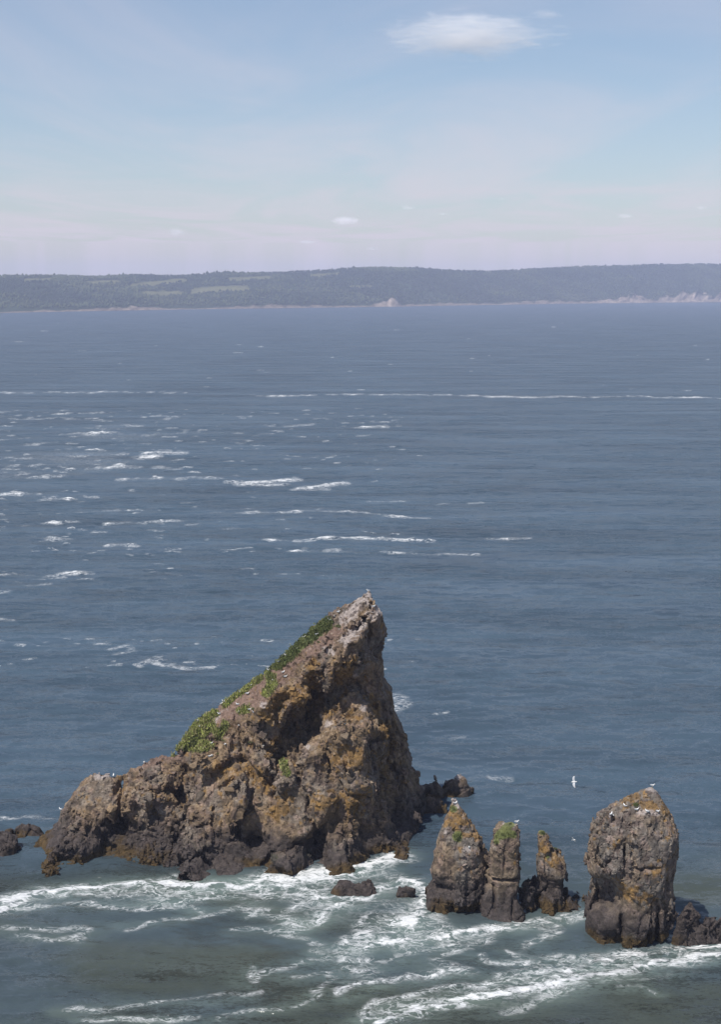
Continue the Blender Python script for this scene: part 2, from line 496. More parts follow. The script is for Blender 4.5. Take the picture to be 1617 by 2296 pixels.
foam *= np.where(Vv < 1350, 0.80, 0.92) + np.where(Vv < 1350, 0.55, 0.30) * np.clip(fbm(np.stack([P2[:, 0] / 9, P2[:, 1] / 12, P2[:, 2]], 1), 3, 37), -1, 0.7)
foam = np.where(Vv < 1350, foam * np.clip(0.78 + 0.9 * fbm(np.stack([P2[:, 0] / 4.5, P2[:, 1] / 14, P2[:, 2]], 1), 3, 39), 0.45, 1.15) * 1.1, foam)
foam = np.clip(np.maximum(foam, np.where(Vv < 1350, strong, strong * 1.12)), 0, 1.08)
# scattered rip texture on the left, and loose flecks elsewhere
lw = sstep(720, 150, U) * sstep(895, 960, Vv) * sstep(1260, 1130, Vv)
big = fbm(np.stack([P2[:, 0] / 60, P2[:, 1] / 45, P2[:, 2]], 1), 3, 31)
foam = np.maximum(foam, lw * np.clip(0.16 + 0.18 * big, 0, 0.32))
fg = sstep(1940, 2010, Vv)
foam = np.maximum(foam, fg * np.clip(0.05 + 0.26 * fbm(P2 / 14.0, 3, 41) + 0.08 * sstep(500, 1000, U), 0, 0.36))
# milky aerated water round the foam in the foreground, clear green elsewhere near the rocks
milk = np.zeros(len(P2))
for pts, hw, st in STROKES:
    vs_ = [p[1] for p in pts]
    if vs_[0] < 1900: continue
    d = seg_dist(U, Vv, pts, 0.4, 1.0) / (hw * 2.0)
    milk = 1 - (1 - milk) * (1 - np.clip(0.24 * st * np.exp(-d * d), 0, 1))
green = sstep(1830, 2010, Vv + 18 * fbm(P2 / 25.0, 3, 51)) * (0.55 + 0.45 * sstep(-0.5, 0.5, fbm(P2 / np.array([22., 10., 1.]), 3, 53)))
# surface shape: swell, chop, and humps in the rips
fade = np.clip(rowy, 60, 1600); fade = np.repeat((1 - sstep(700, 1600, fade))[:, None], ncol, 1).ravel()
Z = 0.16 * fbm(P2 / np.array([9., 5., 1.]), 3, 61) + 0.10 * fbm(P2 / np.array([2.6, 1.7, 1.]), 2, 63)
Z = Z * fade
rip = np.clip(foam - 0.45, 0, 1)
Z += rip * (0.22 + 0.2 * fbm(P2 / np.array([2.0, 1.4, 1.]), 2, 67)) * np.where(Vv > 1350, 1.0, 3.0) * fade
P2[:, 2] = Z
nr = len(rowy)
ii = (np.arange(nr - 1)[:, None] * ncol + np.arange(ncol - 1)[None, :]).ravel()
FQ = np.stack([ii, ii + 1, ii + ncol + 1, ii + ncol], 1)
sea_me = mesh_np('sea', P2, FQ, {'foam': foam, 'milk': milk, 'green': green}, smooth=True)

def sea_material():
    m, nt, b, out = new_mat('sea_water')
    geo = N_(nt, 'ShaderNodeNewGeometry'); pos = geo.outputs['Position']
    def mapped(sx, sy, rot=0.0, sz=1.0):
        k = N_(nt, 'ShaderNodeMapping'); k.inputs['Scale'].default_value = (sx, sy, sz); k.inputs['Rotation'].default_value = (0, 0, rot)
        nt.links.new(pos, k.inputs['Vector']); return k.outputs[0]
    fo = N_(nt, 'ShaderNodeAttribute', attribute_name='foam').outputs['Fac']
    mi = N_(nt, 'ShaderNodeAttribute', attribute_name='milk').outputs['Fac']
    gr = N_(nt, 'ShaderNodeAttribute', attribute_name='green').outputs['Fac']
    # lacy foam: ridges of warped noise
    w = noise_node(nt, 0.35, 4, 0.6, 0.0, mapped(0.8, 1.0))
    wv = N_(nt, 'ShaderNodeVectorMath', operation='MULTIPLY_ADD')
    nt.links.new(w.outputs['Color'], wv.inputs[0]); wv.inputs[1].default_value = (5.0, 4.0, 0.0)
    nt.links.new(pos, wv.inputs[2])
    mpw = N_(nt, 'ShaderNodeMapping'); mpw.inputs['Scale'].default_value = (0.44, 0.74, 1.0)
    nt.links.new(wv.outputs[0], mpw.inputs['Vector'])
    r1 = noise_node(nt, 0.55, 3.5, 0.55, 0.8, mpw.outputs[0])
    def ridge(n, k):
        return math_node(nt, 'SUBTRACT', 1.0, math_node(nt, 'MULTIPLY', math_node(nt, 'ABSOLUTE', math_node(nt, 'SUBTRACT', n.outputs['Fac'], 0.5)), k), clamp=True)
    r3 = noise_node(nt, 1.25, 2.5, 0.5, 0.8, mpw.outputs[0])
    r2 = noise_node(nt, 3.2, 4, 0.6, 0.6, mpw.outputs[0])
    brk = maprange(nt, r2.outputs['Fac'], 0.30, 0.70)
    pat = math_node(nt, 'ADD', math_node(nt, 'MULTIPLY', ridge(r1, 6.0), 0.36), math_node(nt, 'MULTIPLY', ridge(r3, 6.0), 0.30))
    pat = math_node(nt, 'ADD', pat, math_node(nt, 'MULTIPLY', brk, 0.34))
    th = math_node(nt, 'SUBTRACT', 1.17, math_node(nt, 'MULTIPLY', fo, 0.86))
    dense = maprange(nt, math_node(nt, 'SUBTRACT', pat, th), -0.06, 0.40, 0, 1, True)
    lace = math_node(nt, 'MAXIMUM', ridge(r1, 17.0), math_node(nt, 'MULTIPLY', ridge(r3, 15.0), 0.75))
    lace = math_node(nt, 'MULTIPLY', lace, maprange(nt, brk, 0.15, 0.75, 0.15, 1.0))
    lace = math_node(nt, 'MULTIPLY', lace, maprange(nt, fo, 0.16, 0.55, 0, 0.85, True))
    fm = math_node(nt, 'MAXIMUM', dense, lace)
    fm = math_node(nt, 'MULTIPLY', fm, maprange(nt, fo, 0.08, 0.25, 0, 1, True))
    # sparse far whitecaps
    wc = noise_node(nt, 1.0, 5, 0.7, 0.2, mapped(0.055, 0.11))
    wcm = maprange(nt, wc.outputs['Fac'], 0.735, 0.76, 0, 0.8, True)
    fm = math_node(nt, 'MAXIMUM', fm, wcm)
    # body colour: suspended sediment gives the water its own colour
    deep = (0.047, 0.074, 0.100); grn = (0.047, 0.057, 0.049); mlk = (0.24, 0.31, 0.27)
    c = rgbmix(nt, gr, deep, grn)
    cb = noise_node(nt, 1.0, 5, 0.55, 0.6, mapped(0.010, 0.045, 0.05))
    vm = N_(nt, 'ShaderNodeVectorMath', operation='SCALE'); nt.links.new(c, vm.inputs[0]); nt.links.new(maprange(nt, cb.outputs['Fac'], 0.3, 0.7, 0.74, 1.26), vm.inputs['Scale'])
    c = vm.outputs[0]
    c = rgbmix(nt, mi, c, mlk)
    c = rgbmix(nt, fm, c, (0.62, 0.63, 0.63))
    slick = noise_node(nt, 1.0, 4, 0.55, 0.5, mapped(0.011, 0.05, 0.06))
    sl = maprange(nt, slick.outputs['Fac'], 0.38, 0.60, 0.25, 1.1, True)
    # wave slopes, unfiltered so that far water keeps its facets
    def slopes(scale, sx, sy, detail, amp):
        n = noise_node(nt, scale, detail, 0.6, 0.2, mapped(sx, sy))
        s = N_(nt, 'ShaderNodeVectorMath', operation='SUBTRACT'); nt.links.new(n.outputs['Color'], s.inputs[0]); s.inputs[1].default_value = (0.5, 0.5, 0.5)
        k = N_(nt, 'ShaderNodeVectorMath', operation='MULTIPLY'); nt.links.new(s.outputs[0], k.inputs[0]); k.inputs[1].default_value = (amp, amp * 1.25, 0)
        return k.outputs[0]
    s1 = slopes(1.0, 1.6, 3.4, 4, 1.7)
    s2 = slopes(1.0, 0.10, 0.36, 5, 1.9)
    ad = N_(nt, 'ShaderNodeVectorMath', operation='ADD'); nt.links.new(s1, ad.inputs[0]); nt.links.new(s2, ad.inputs[1])
    sc = N_(nt, 'ShaderNodeVectorMath', operation='SCALE'); nt.links.new(ad.outputs[0], sc.inputs[0]); nt.links.new(sl, sc.inputs['Scale'])
    a2 = N_(nt, 'ShaderNodeVectorMath', operation='ADD'); nt.links.new(sc.outputs[0], a2.inputs[0]); nt.links.new(geo.outputs['Normal'], a2.inputs[1])
    nn = N_(nt, 'ShaderNodeVectorMath', operation='NORMALIZE'); nt.links.new(a2.outputs[0], nn.inputs[0])
    nt.nodes.remove(b)
    dif = N_(nt, 'ShaderNodeBsdfDiffuse'); nt.links.new(c, dif.inputs['Color'])
    glo = N_(nt, 'ShaderNodeBsdfGlossy'); glo.inputs['Roughness'].default_value = 0.20
    for q in (dif, glo): nt.links.new(nn.outputs[0], q.inputs['Normal'])
    fr = N_(nt, 'ShaderNodeFresnel'); fr.inputs['IOR'].default_value = 1.333; nt.links.new(nn.outputs[0], fr.inputs['Normal'])
    fac = math_node(nt, 'MINIMUM', math_node(nt, 'MULTIPLY', fr.outputs[0], 0.95), 0.27)
    fac = math_node(nt, 'MULTIPLY', fac, math_node(nt, 'SUBTRACT', 1.0, fm, clamp=True))
    mixs = N_(nt, 'ShaderNodeMixShader'); nt.links.new(fac, mixs.inputs[0])
    nt.links.new(dif.outputs[0], mixs.inputs[1]); nt.links.new(glo.outputs[0], mixs.inputs[2])
    nt.links.new(mixs.outputs[0], out.inputs['Surface'])
    return m
sea = tag(link('sea', sea_me, sea_material()), kind='structure')

# ------------------------------------------------------------------ far shore
sky_u = [-900, -400, 0, 120, 230, 300, 400, 470, 485, 560, 700, 840, 930, 1020, 1090, 1200, 1300, 1400, 1617, 2100, 2700]
sky_v = [624, 622, 619, 617, 620, 616, 618, 613, 611, 612, 606, 600, 602, 607, 608, 603, 598, 596, 592, 590, 588]
shore_u = [-900, 0, 400, 850, 1250, 1617, 2700]
shore_v = [712, 702, 694, 688, 681, 677, 668]
nu, ns = 760, 64
cu = np.linspace(-600, 2150, nu)
az = (cu - CU) / FPX
Dsh = CAM_H / np.tan(np.arctan((np.interp(cu, shore_u, shore_v) - CV) / FPX) + PITCH)
Dsh = Dsh + 22 * fbm(np.stack([cu / 60, cu * 0, cu * 0], 1), 4, 71)
RIDGE = 1250.0
Hr = CAM_H + (HZ - np.interp(cu, sky_u, sky_v)) / FPX * (Dsh + RIDGE) * 1.02 - 8.0
cl_u = [-700, 0, 60, 230, 300, 345, 420, 520, 640, 700, 830, 848, 868, 885, 900, 960, 1000, 1100, 1200, 1330, 1365, 1400, 1440, 1480, 1540, 1617, 2400]
cl_h = [5, 4, 5, 6, 18, 12, 4, 5, 16, 7, 5, 18, 36, 30, 5, 12, 9, 5, 16, 16, 34, 44, 24, 30, 56, 48, 40]
cl = np.interp(cu, cl_u, cl_h) * (0.9 + 0.35 * fbm(np.stack([cu / 18, cu * 0, cu * 0], 1), 3, 73))
cl = np.maximum(cl, 2)
sv = np.concatenate([[-60, -6, 0, 4, 10, 18, 28, 40, 55, 72], np.linspace(92, RIDGE, 44), np.linspace(RIDGE + 60, RIDGE + 420, ns - 54)])
TH = np.zeros((nu, ns)); TX = np.zeros((nu, ns)); TY = np.zeros((nu, ns))
for j, s in enumerate(sv):
    d = Dsh + s
    TX[:, j] = az * d * 1.012; TY[:, j] = d
    cliff = cl * sstep(-6, 50, np.full(nu, s))
    t = np.clip(s / RIDGE, 0, 1)
    rise = cl * 0 + (np.maximum(Hr - cl, 10)) * (0.35 * t + 0.65 * sstep(0, 1, np.full(nu, t)))
    if s < 0: h = np.full(nu, -4.0)
    else: h = cliff + rise
    if s > RIDGE: h = Hr - (s - RIDGE) * 0.12
    TH[:, j] = h
TP = np.stack([TX.ravel(), TY.ravel(), TH.ravel()], 1)
damp = (sstep(0, 120, sv) * (1 - 0.85 * sstep(RIDGE - 420, RIDGE - 60, sv)))[None, :].repeat(nu, 0).ravel()
TP[:, 2] += damp * (20 * fbm(TP / np.array([330., 500., 1e9]), 4, 75) + 5 * fbm(TP / np.array([70., 120., 1e9]), 3, 77))
cdamp = (sstep(-1, 5, sv) * (1 - sstep(60, 120, sv)))[None, :].repeat(nu, 0).ravel()
TP[:, 1] += cdamp * 6 * fbm(TP / np.array([22., 1e9, 14.]), 3, 79)
tu, tv = survey(TP)
SS = np.repeat(sv[None, :], nu, 0).ravel()
CLH = np.repeat(cl[:, None], ns, 1).ravel()
FIELDS = [([(300, 640), (340, 636), (410, 628)], 5), ([(330, 658), (400, 658)], 6), ([(440, 652), (490, 648), (548, 646)], 7), ([(60, 628), (110, 627)], 4), ([(200, 634), (260, 632)], 4), ([(520, 626), (600, 622)], 5), ([(790, 643), (830, 642)], 3.0), ([(700, 618), (760, 614)], 3)]
fld = np.zeros(len(TP))
for pts, hw in FIELDS:
    d = seg_dist(tu, tv, pts, 0.5, 1.0) / hw + 0.25 * fbm(TP / 60.0, 2, 81)
    fld = np.maximum(fld, sstep(1.0, 0.75, d))
bare = (1 - sstep(0.80, 1.05, TP[:, 2] / np.maximum(CLH, 1) + 0.55 * fbm(TP / np.array([34., 34., 16.]), 3, 83))) * (SS < 100)
n1 = fbm(TP / 45.0, 4, 85)[:, None]; n2 = fbm(TP / 160.0, 3, 87)[:, None]
fc = np.array([0.026, 0.040, 0.024]) * (1 + 0.35 * n1) * (1 + 0.3 * n2)
gc = np.array([0.125, 0.125, 0.062]) * (1 + 0.15 * n1)
rc = np.array([0.31, 0.25, 0.205]) * (1 + 0.4 * fbm(TP / np.array([9., 30., 14.]), 3, 89)[:, None])
tcol = fc * (1 - fld[:, None]) + gc * fld[:, None]
rc = rc * (0.55 + 0.45 * sstep(10, 30, CLH))[:, None]
tcol = tcol * (1 - bare[:, None]) + rc * bare[:, None]
ii = (np.arange(nu - 1)[:, None] * ns + np.arange(ns - 1)[None, :]).ravel()
TQ = np.stack([ii, ii + ns, ii + ns + 1, ii + 1], 1)
shore_me = mesh_np('far_shore', TP, TQ, {'Col': np.clip(tcol, 0.005, 1)}, smooth=False)
def ground_material():
    m, nt, b, out = new_mat('shore_ground')
    a = N_(nt, 'ShaderNodeAttribute', attribute_name='Col')
    geo = N_(nt, 'ShaderNodeNewGeometry')
    n = noise_node(nt, 0.06, 6, 0.7, 0.3, geo.outputs['Position'])
    k = maprange(nt, n.outputs['Fac'], 0.3, 0.7, 0.6, 1.4)
    vm = N_(nt, 'ShaderNodeVectorMath', operation='SCALE'); nt.links.new(a.outputs['Color'], vm.inputs[0]); nt.links.new(k, vm.inputs['Scale'])
    nt.links.new(vm.outputs[0], b.inputs['Base Color'])
    b.inputs['Roughness'].default_value = 0.95; b.inputs['Specular IOR Level'].default_value = 0.1
    return m
tag(link('hills', shore_me, ground_material()), kind='structure')
# woods on the far hills: tens of thousands of small crowns, one mass
ntree = 42000
fu = RNG.uniform(0, nu - 1.001, ntree); fs = RNG.uniform(0, 1, ntree) ** 0.8 * 54 + 6
iu, js = fu.astype(int), np.clip(fs.astype(int), 0, ns - 2)
au, bs = fu - iu, np.clip(fs - js, 0, 1)
def bil(A):
    A = A.reshape(nu, ns)
    return (A[iu, js] * (1 - au) * (1 - bs) + A[iu + 1, js] * au * (1 - bs) + A[iu, js + 1] * (1 - au) * bs + A[iu + 1, js + 1] * au * bs)
tx, ty, tz = bil(TP[:, 0]), bil(TP[:, 1]), bil(TP[:, 2])
keep = (bil(fld) < 0.35 + 0.1 * RNG.standard_normal(ntree)) & (bil(bare) < 0.3) & (tz > 8)
tx, ty, tz = tx[keep], ty[keep], tz[keep]
nt_ = len(tx)
hgt = RNG.uniform(6, 12, nt_) * (1 + 0.35 * (RNG.random(nt_) < 0.08)); rad = hgt * RNG.uniform(0.30, 0.5, nt_)
tmpl = [(1, 0, .25), (0, 1, .25), (-1, 0, .25), (0, -1, .25), (.55, .55, .72), (-.55, .55, .72), (-.55, -.55, .72), (.55, -.55, .72), (0, 0, 1.0), (0, 0, -0.1)]
tf = [(0, 4, 3 + 4), (0, 1, 4), (1, 5, 4), (1, 2, 5), (2, 6, 5), (2, 3, 6), (3, 7, 6), (3, 0, 7), (4, 5, 8), (5, 6, 8), (6, 7, 8), (7, 4, 8)]
tm = np.array(tmpl)
VT = np.empty((nt_, len(tm), 3))
jit = RNG.uniform(0.8, 1.2, (nt_, len(tm)))
VT[:, :, 0] = tx[:, None] + tm[None, :, 0] * rad[:, None] * jit
VT[:, :, 1] = ty[:, None] + tm[None, :, 1] * rad[:, None] * jit
VT[:, :, 2] = tz[:, None] + tm[None, :, 2] * hgt[:, None]
FT = (np.arange(nt_)[:, None, None] * len(tm) + np.array(tf)[None]).reshape(-1, 3)
pal = np.array([[0.018, 0.032, 0.022], [0.028, 0.045, 0.025], [0.066, 0.082, 0.038]])
pn = 1.3 * fbm(np.stack([tx / 170, ty / 260, tz * 0], 1), 3, 91) + 0.45 * RNG.standard_normal(nt_)
pk = np.digitize(pn, [-0.2, 0.65])
ct = pal[pk] * RNG.uniform(0.75, 1.25, (nt_, 1))
woods_me = mesh_np('far_woods', VT.reshape(-1, 3), FT, {'Col': np.repeat(ct, len(tm), 0)})
tag(link('far_woods', woods_me, LEAF), 'dark green mixed woods covering the hills of the far shore', 'woods', kind='stuff')

# ------------------------------------------------------------------ rock shaping
def facets(W, sc_, am, ti, ck, seed):
    """broken angular faces: every cell is a tilted plane of its own with a joint round some of them"""
    F1, F2, off, rv = voro(W / np.array([sc_, sc_, sc_ * 1.5]), seed)
    d = am * (rv[:, 3] - 0.5) * 1.6 + ti * sc_ * ((off * (rv[:, :3] - 0.5)).sum(1)) * 1.5
    return d - ck * (1 - sstep(0.0, 0.10, F2 - F1)) * (rv[:, 0] > 0.35)
def rock_volume(V, a, seed, blocky, fs=1.0):
    W = V + 0.22 * np.stack([vn(V / 1.6, seed + 300), vn(V / 1.6 + 50, seed + 310), vn(V / 1.6 + 90, seed + 320)], 1)
    d = 0.30 * fbm(V / 5.0, 2, seed + 1)
    d += 0.16 * (0.4 - np.abs(vn(V / np.array([2.4, 2.4, 5.4]), seed + 5)) * 1.5)
    k = blocky * (0.3 + 1.0 * sstep(-0.45, 0.45, vn(V / 5.0, seed + 7)))
    if fs >= 1.0:
        d += facets(V + 2.0 * (W - V), 7.0, 0.55, 0.62, 0.5, seed + 60)
    d += k * facets(W, 3.4 * fs, 0.28, 0.90, 0.40, seed + 10)
    d += k * facets(W, 1.4 * fs, 0.16, 0.85, 0.22, seed + 20)
    return a * d
def rock_detail(V, N, a, seed, blocky):
    W = V + 0.12 * np.stack([vn(V / 0.6, seed + 301), vn(V / 0.6 + 50, seed + 311), vn(V / 0.6 + 90, seed + 321)], 1)
    k = 0.35 + 0.85 * sstep(-0.45, 0.45, vn(V / 5.0, seed + 7))
    return k * a * blocky * facets(W, 0.66, 0.08, 0.70, 0.05, seed + 40) + 0.05 * a * fbm(V / 0.4, 2, seed + 30)
def mixc(c, new, m):
    return c * (1 - m[:, None]) + np.asarray(new)[None, :] * m[:, None] if np.ndim(new) == 1 else c * (1 - m[:, None]) + new * m[:, None]
def zone(U_, V_, strokes):
    r = np.zeros(len(U_))
    for pts, hw in strokes:
        r = np.maximum(r, np.exp(-(seg_dist(U_, V_, pts) / hw) ** 2 * 0.7))
    return r
def rock_color(V, N, seed=0, lich=0.25, Z=None, warm=1.0, wet=4.2, weed=1.5, grey=0.0):
    Z = Z or {}
    u_, v_ = survey(V)
    n1 = fbm(V / 3.2, 4, seed + 400); n2 = fbm(V / 1.1, 4, seed + 410); n3 = fbm(V / 0.5, 3, seed + 420)
    F1, F2, off, rv = voro(V / 0.8, seed + 20)
    tan = np.array([0.225, 0.158, 0.096]); gry = np.array([0.185, 0.160, 0.136]); dark = np.array([0.070, 0.052, 0.043]); pink = np.array([0.21, 0.145, 0.125])
    c = np.repeat(tan[None], len(V), 0)
    c = mixc(c, gry, np.clip(sstep(-0.1, 0.5, n1) * 0.7 + grey, 0, 1))
    c = mixc(c, pink, 0.45 * sstep(0.5, 0.9, rv[:, 0]))
    c = mixc(c, dark, 0.65 * sstep(0.35, 0.9, -n2 + 0.5 * rv[:, 1] - 0.1))
    c = c * (0.66 + 0.72 * rv[:, 2])[:, None]
    if 'soil' in Z:
        c = mixc(c, np.array([0.215, 0.143, 0.110]), Z['soil'](V, N, u_, v_))
    lz = zone(u_, v_, Z.get('lichen', []))
    lm = sstep(0.40, 0.85, 0.38 * n2 + 0.55 * n3 + 0.25 * (rv[:, 1] - 0.5) + lz * 0.74 + lich * (0.6 + 0.9 * n1))
    lm = lm * sstep(wet + 0.3, wet + 2.5, V[:, 2] + n1)
    lc = np.array([0.240, 0.135, 0.035])[None] * (1 + 0.35 * n3[:, None]) * (0.75 + 0.5 * rv[:, 3:4])
    c = mixc(c, lc, np.clip(lm, 0, 0.70))
    gz = zone(u_, v_, Z.get('guano', []))
    gm = sstep(0.35, 0.75, gz * 0.85 + 0.35 * n2 + 0.2 * n3) * sstep(-0.1, 0.35, N[:, 2]) * (gz > 0.05)
    c = mixc(c, np.array([0.46, 0.40, 0.37]), np.clip(gm, 0, 0.75))
    gs = sstep(0.62, 0.8, 0.5 + 0.35 * n3) * sstep(0.55, 0.85, N[:, 2]) * sstep(wet + 1, wet + 3, V[:, 2]) * 0.4
    c = mixc(c, np.array([0.42, 0.38, 0.35]), gs)
    mz = zone(u_, v_, Z.get('moss', []))
    c = mixc(c, np.array([0.135, 0.160, 0.045]), sstep(0.35, 0.6, mz + 0.25 * n2) * 0.85)
    # wet black zone and the rockweed skirt
    wm = 1 - sstep(wet - 1.6, wet + 1.6, V[:, 2] + 1.0 * n1 + 0.5 * n2)
    c = mixc(c, np.array([0.058, 0.048, 0.046]) * (0.7 + 0.6 * rv[:, 2:3]), wm * 0.92)
    sm = (1 - sstep(weed - 0.5, weed + 0.25, V[:, 2] + 0.5 * n1 + 0.4 * n3))
    wc_ = np.array([0.082, 0.052, 0.018])[None] * (1 + 0.5 * n3[:, None])
    c = mixc(c, wc_, np.clip(sm * sstep(-0.15, 0.35, fbm(V / 5.5, 2, seed + 440) + weed * 0.35 - 0.3 + (0.7 * sstep(-20, -28, V[:, 0]) if seed == 100 else 0)), 0, 0.9))
    return np.clip(c * 0.71, 0.006, 0.9)

def keep_large(V, Q):
    """drop loose crumbs that the shaping left floating off the main body"""
    lab = np.arange(len(V))
    while True:
        m = lab[Q].min(1)
        new = lab.copy()
        for k in range(4):
            np.minimum.at(new, Q[:, k], m)
        new = new[new]; new = new[new]
        if (new == lab).all(): break
        lab = new
    ids, cnt = np.unique(lab, return_counts=True)
    good = np.isin(lab, ids[cnt > 0.12 * cnt.max()])
    remap = np.cumsum(good) - 1
    return V[good], remap[Q[good[Q[:, 0]]]]
BV = {}
def finish_rock(name, F, org, h, disp_a, seed, colkw, blocky=1.0, zs=1.0, calm=None, ymax=None, fs=1.0):
    """calm: array over the grid (or None), 0..1 multiplier of the roughness so thin tips keep their outline"""
    lim = 1.75 if fs >= 1.0 else 1.2
    band = np.argwhere(np.abs(F) < lim)
    P = band * h + np.array(org)
    if ymax is not None:
        k = P[:, 1] < ymax
        band, P = band[k], P[k]
    d = rock_volume(P, disp_a, seed, blocky, fs)
    if calm is not None:
        d = d * calm(P, band)
    F[band[:, 0], band[:, 1], band[:, 2]] -= np.clip(d - 0.16 * disp_a, 0.05 - lim, lim - 0.05).astype(np.float32)
    V, Q = keep_large(*surface_nets(F, org, h))
    N = vnormals(V, Q)
    V = V + N * rock_detail(V, N, disp_a, seed, blocky)[:, None]
    N = vnormals(V, Q)
    C = rock_color(V, N, seed, **colkw)
    me = mesh_np(name, V, Q, {'Col': C})
    return me, V, Q, N, C
def grid(x0, x1, y0, y1, z0, z1, h):
    xs = np.arange(x0, x1, h); ys = np.arange(y0, y1, h); zs = np.arange(z0, z1, h)
    return xs, ys, zs

# -------- the big leaning stack
WATER = [(75, 1906), (100, 1932), (140, 1944), (190, 1947), (240, 1944), (290, 1942), (335, 1934), (362, 1938), (330, 1950), (420, 1968), (500, 1970), (560, 1958), (605, 1961), (660, 1955), (705, 1940), (735, 1950), (800, 1950), (845, 1936), (880, 1926), (912, 1910)]
CTRL = [  # sight line u, v and forward distance y of points on the front
    (180, 1765, 186), (200, 1745, 187), (245, 1733, 188), (320, 1720, 189), (370, 1690, 189.5), (130, 1830, 186.5), (120, 1860, 185.5), (90, 1895, 184),
    (190, 1850, 182), (225, 1800, 184), (150, 1880, 181.5), (330, 1830, 183), (320, 1770, 185.5), (400, 1760, 187), (400, 1830, 184.5), (330, 1900, 179.5), (240, 1900, 180),
    (410, 1655, 189.5), (440, 1620, 190), (500, 1580, 190.5), (550, 1545, 191), (600, 1505, 191.5), (650, 1462, 192), (700, 1420, 192), (745, 1385, 192.3), (780, 1362, 192.3), (820, 1338, 192),
    (400, 1705, 188), (477, 1672, 186.8), (534, 1615, 187.2), (599, 1582, 186.2), (640, 1545, 185.4), (657, 1512, 186.4), (690, 1488, 184.9), (729, 1479, 184.0), (783, 1432, 186),
    (815, 1400, 187.3), (845, 1375, 189.5), (800, 1440, 185.4), (835, 1430, 189.5), (800, 1490, 185.8), (835, 1500, 190), (760, 1530, 188.6),
    (700, 1560, 190), (720, 1600, 189.6), (660, 1600, 190), (640, 1650, 188), (690, 1640, 188), (815, 1560, 188.8), (840, 1570, 190), (600, 1640, 186.6),
    (820, 1598, 184.0), (860, 1620, 187.5), (750, 1630, 183.8), (700, 1680, 183.6), (600, 1720, 182.8), (540, 1690, 184.6), (500, 1730, 183.4), (450, 1730, 185.2),
    (750, 1690, 182), (750, 1750, 180.4), (650, 1780, 180.2), (550, 1800, 179.9), (480, 1800, 181.5), (790, 1760, 179.8), (820, 1700, 182.6), (850, 1740, 185.6), (830, 1820, 181.2),
    (780, 1850, 178.4), (880, 1800, 188.6), (890, 1720, 190.5), (900, 1860, 187.2), (865, 1900, 183), (650, 1860, 178.6), (560, 1860, 179.4), (480, 1870, 179), (420, 1890, 179.5), (400, 1930, 178.2),
    (640, 1900, 177.4), (770, 1900, 177), (500, 1920, 177.6),
    (916, 1885, 191.5), (928, 1800, 193), (905, 1670, 193), (882, 1590, 193), (858, 1510, 193), (862, 1430, 192.5)]
OUT = [(66, 1905), (90, 1885), (115, 1865), (128, 1832), (160, 1792), (178, 1765), (200, 1745), (245, 1733), (262, 1741), (285, 1733), (320, 1720), (370, 1690), (400, 1660), (440, 1620), (500, 1580), (550, 1545), (600, 1505), (650, 1462), (700, 1418), (745, 1383), (780, 1362), (808, 1345), (824, 1329), (834, 1331), (840, 1360), (860, 1376), (863, 1430), (852, 1482), (858, 1512), (861, 1545), (880, 1572), (886, 1630), (906, 1672), (925, 1750), (931, 1810), (919, 1880), (916, 1910)]
BUMPS = [  # u, v, y, half width, half height (px), amount (+ is carved in)
    (708, 1885, 179, 14, 58, 5.0), (692, 1800, 181, 10, 40, 2.2), (576, 1898, 179, 25, 24, 4.6), (263, 1795, 184, 10, 60, 3.0), (257, 1866, 181, 22, 28, 3.2), (403, 1800, 185, 16, 46, 3.0), (626, 1715, 183, 10, 36, 2.2), (560, 1765, 181, 9, 30, 1.5), (836, 1690, 182, 9, 40, 1.8), (300, 1850, 182, 10, 40, 1.2), (480, 1860, 179, 10, 44, 1.5), (455, 1780, 183, 30, 26, -0.9), (520, 1780, 180, 22, 30, -0.8), (740, 1770, 180, 26, 30, -0.8), (650, 1830, 179, 20, 30, 1.2), (200, 1880, 180, 12, 26, 1.0), (340, 1790, 184, 26, 20, -0.9), (180, 1830, 183, 30, 20, -0.7), (745, 1840, 178, 8, 30, 1.0), (545, 1700, 184, 8, 26, 1.3),
    (655, 1628, 187, 26, 30, 1.6), (775, 1728, 181, 9, 34, 2.4), (700, 1560, 187, 14, 50, 0.8), (640, 1905, 177, 50, 42, -1.2), (775, 1905, 177, 42, 60, -0.8), (820, 1600, 184, 16, 14, -0.9), (420, 1820, 184, 10, 60, 0.9), (590, 1745, 182, 10, 26, -0.8), (610, 1735, 182, 7, 34, 0.9),
    (838, 1860, 181, 9, 60, 1.5), (520, 1860, 179, 12, 30, 0.8), (750, 1500, 186, 5, 60, 0.8), (720, 1700, 182, 24, 40, -0.6), (345, 1935, 178, 18, 10, 1.2), (470, 1760, 183, 12, 30, 0.7), (800, 1413, 187, 9, 8, 1.5), (818, 1396, 188, 9, 8, 1.6), (836, 1377, 190, 8, 8, 1.4)]
ctrl = [at_y(*c) for c in CTRL]
for (u_, v_) in WATER:
    p = at_z(u_, v_); ctrl += [p, p + np.array([0, -0.7, -2.5])]
ctrl = np.array(ctrl)
def tps(A, B):
    r2 = (A[:, None, 0] - B[None, :, 0]) ** 2 + (A[:, None, 1] - B[None, :, 1]) ** 2 + 1e-9
    return 0.5 * r2 * np.log(r2)
A2 = ctrl[:, [0, 2]]; nC = len(A2)
Km = np.zeros((nC + 3, nC + 3)); Km[:nC, :nC] = tps(A2, A2) + np.eye(nC) * 0.4
Km[:nC, nC] = 1; Km[:nC, nC + 1:] = A2; Km[nC:, :nC] = Km[:nC, nC:].T
wts = np.linalg.solve(Km, np.concatenate([ctrl[:, 1], np.zeros(3)]))
h = 0.22
xs, ys, zs = grid(-47, 9.5, 172, 207, -2.6, 36.5, h)
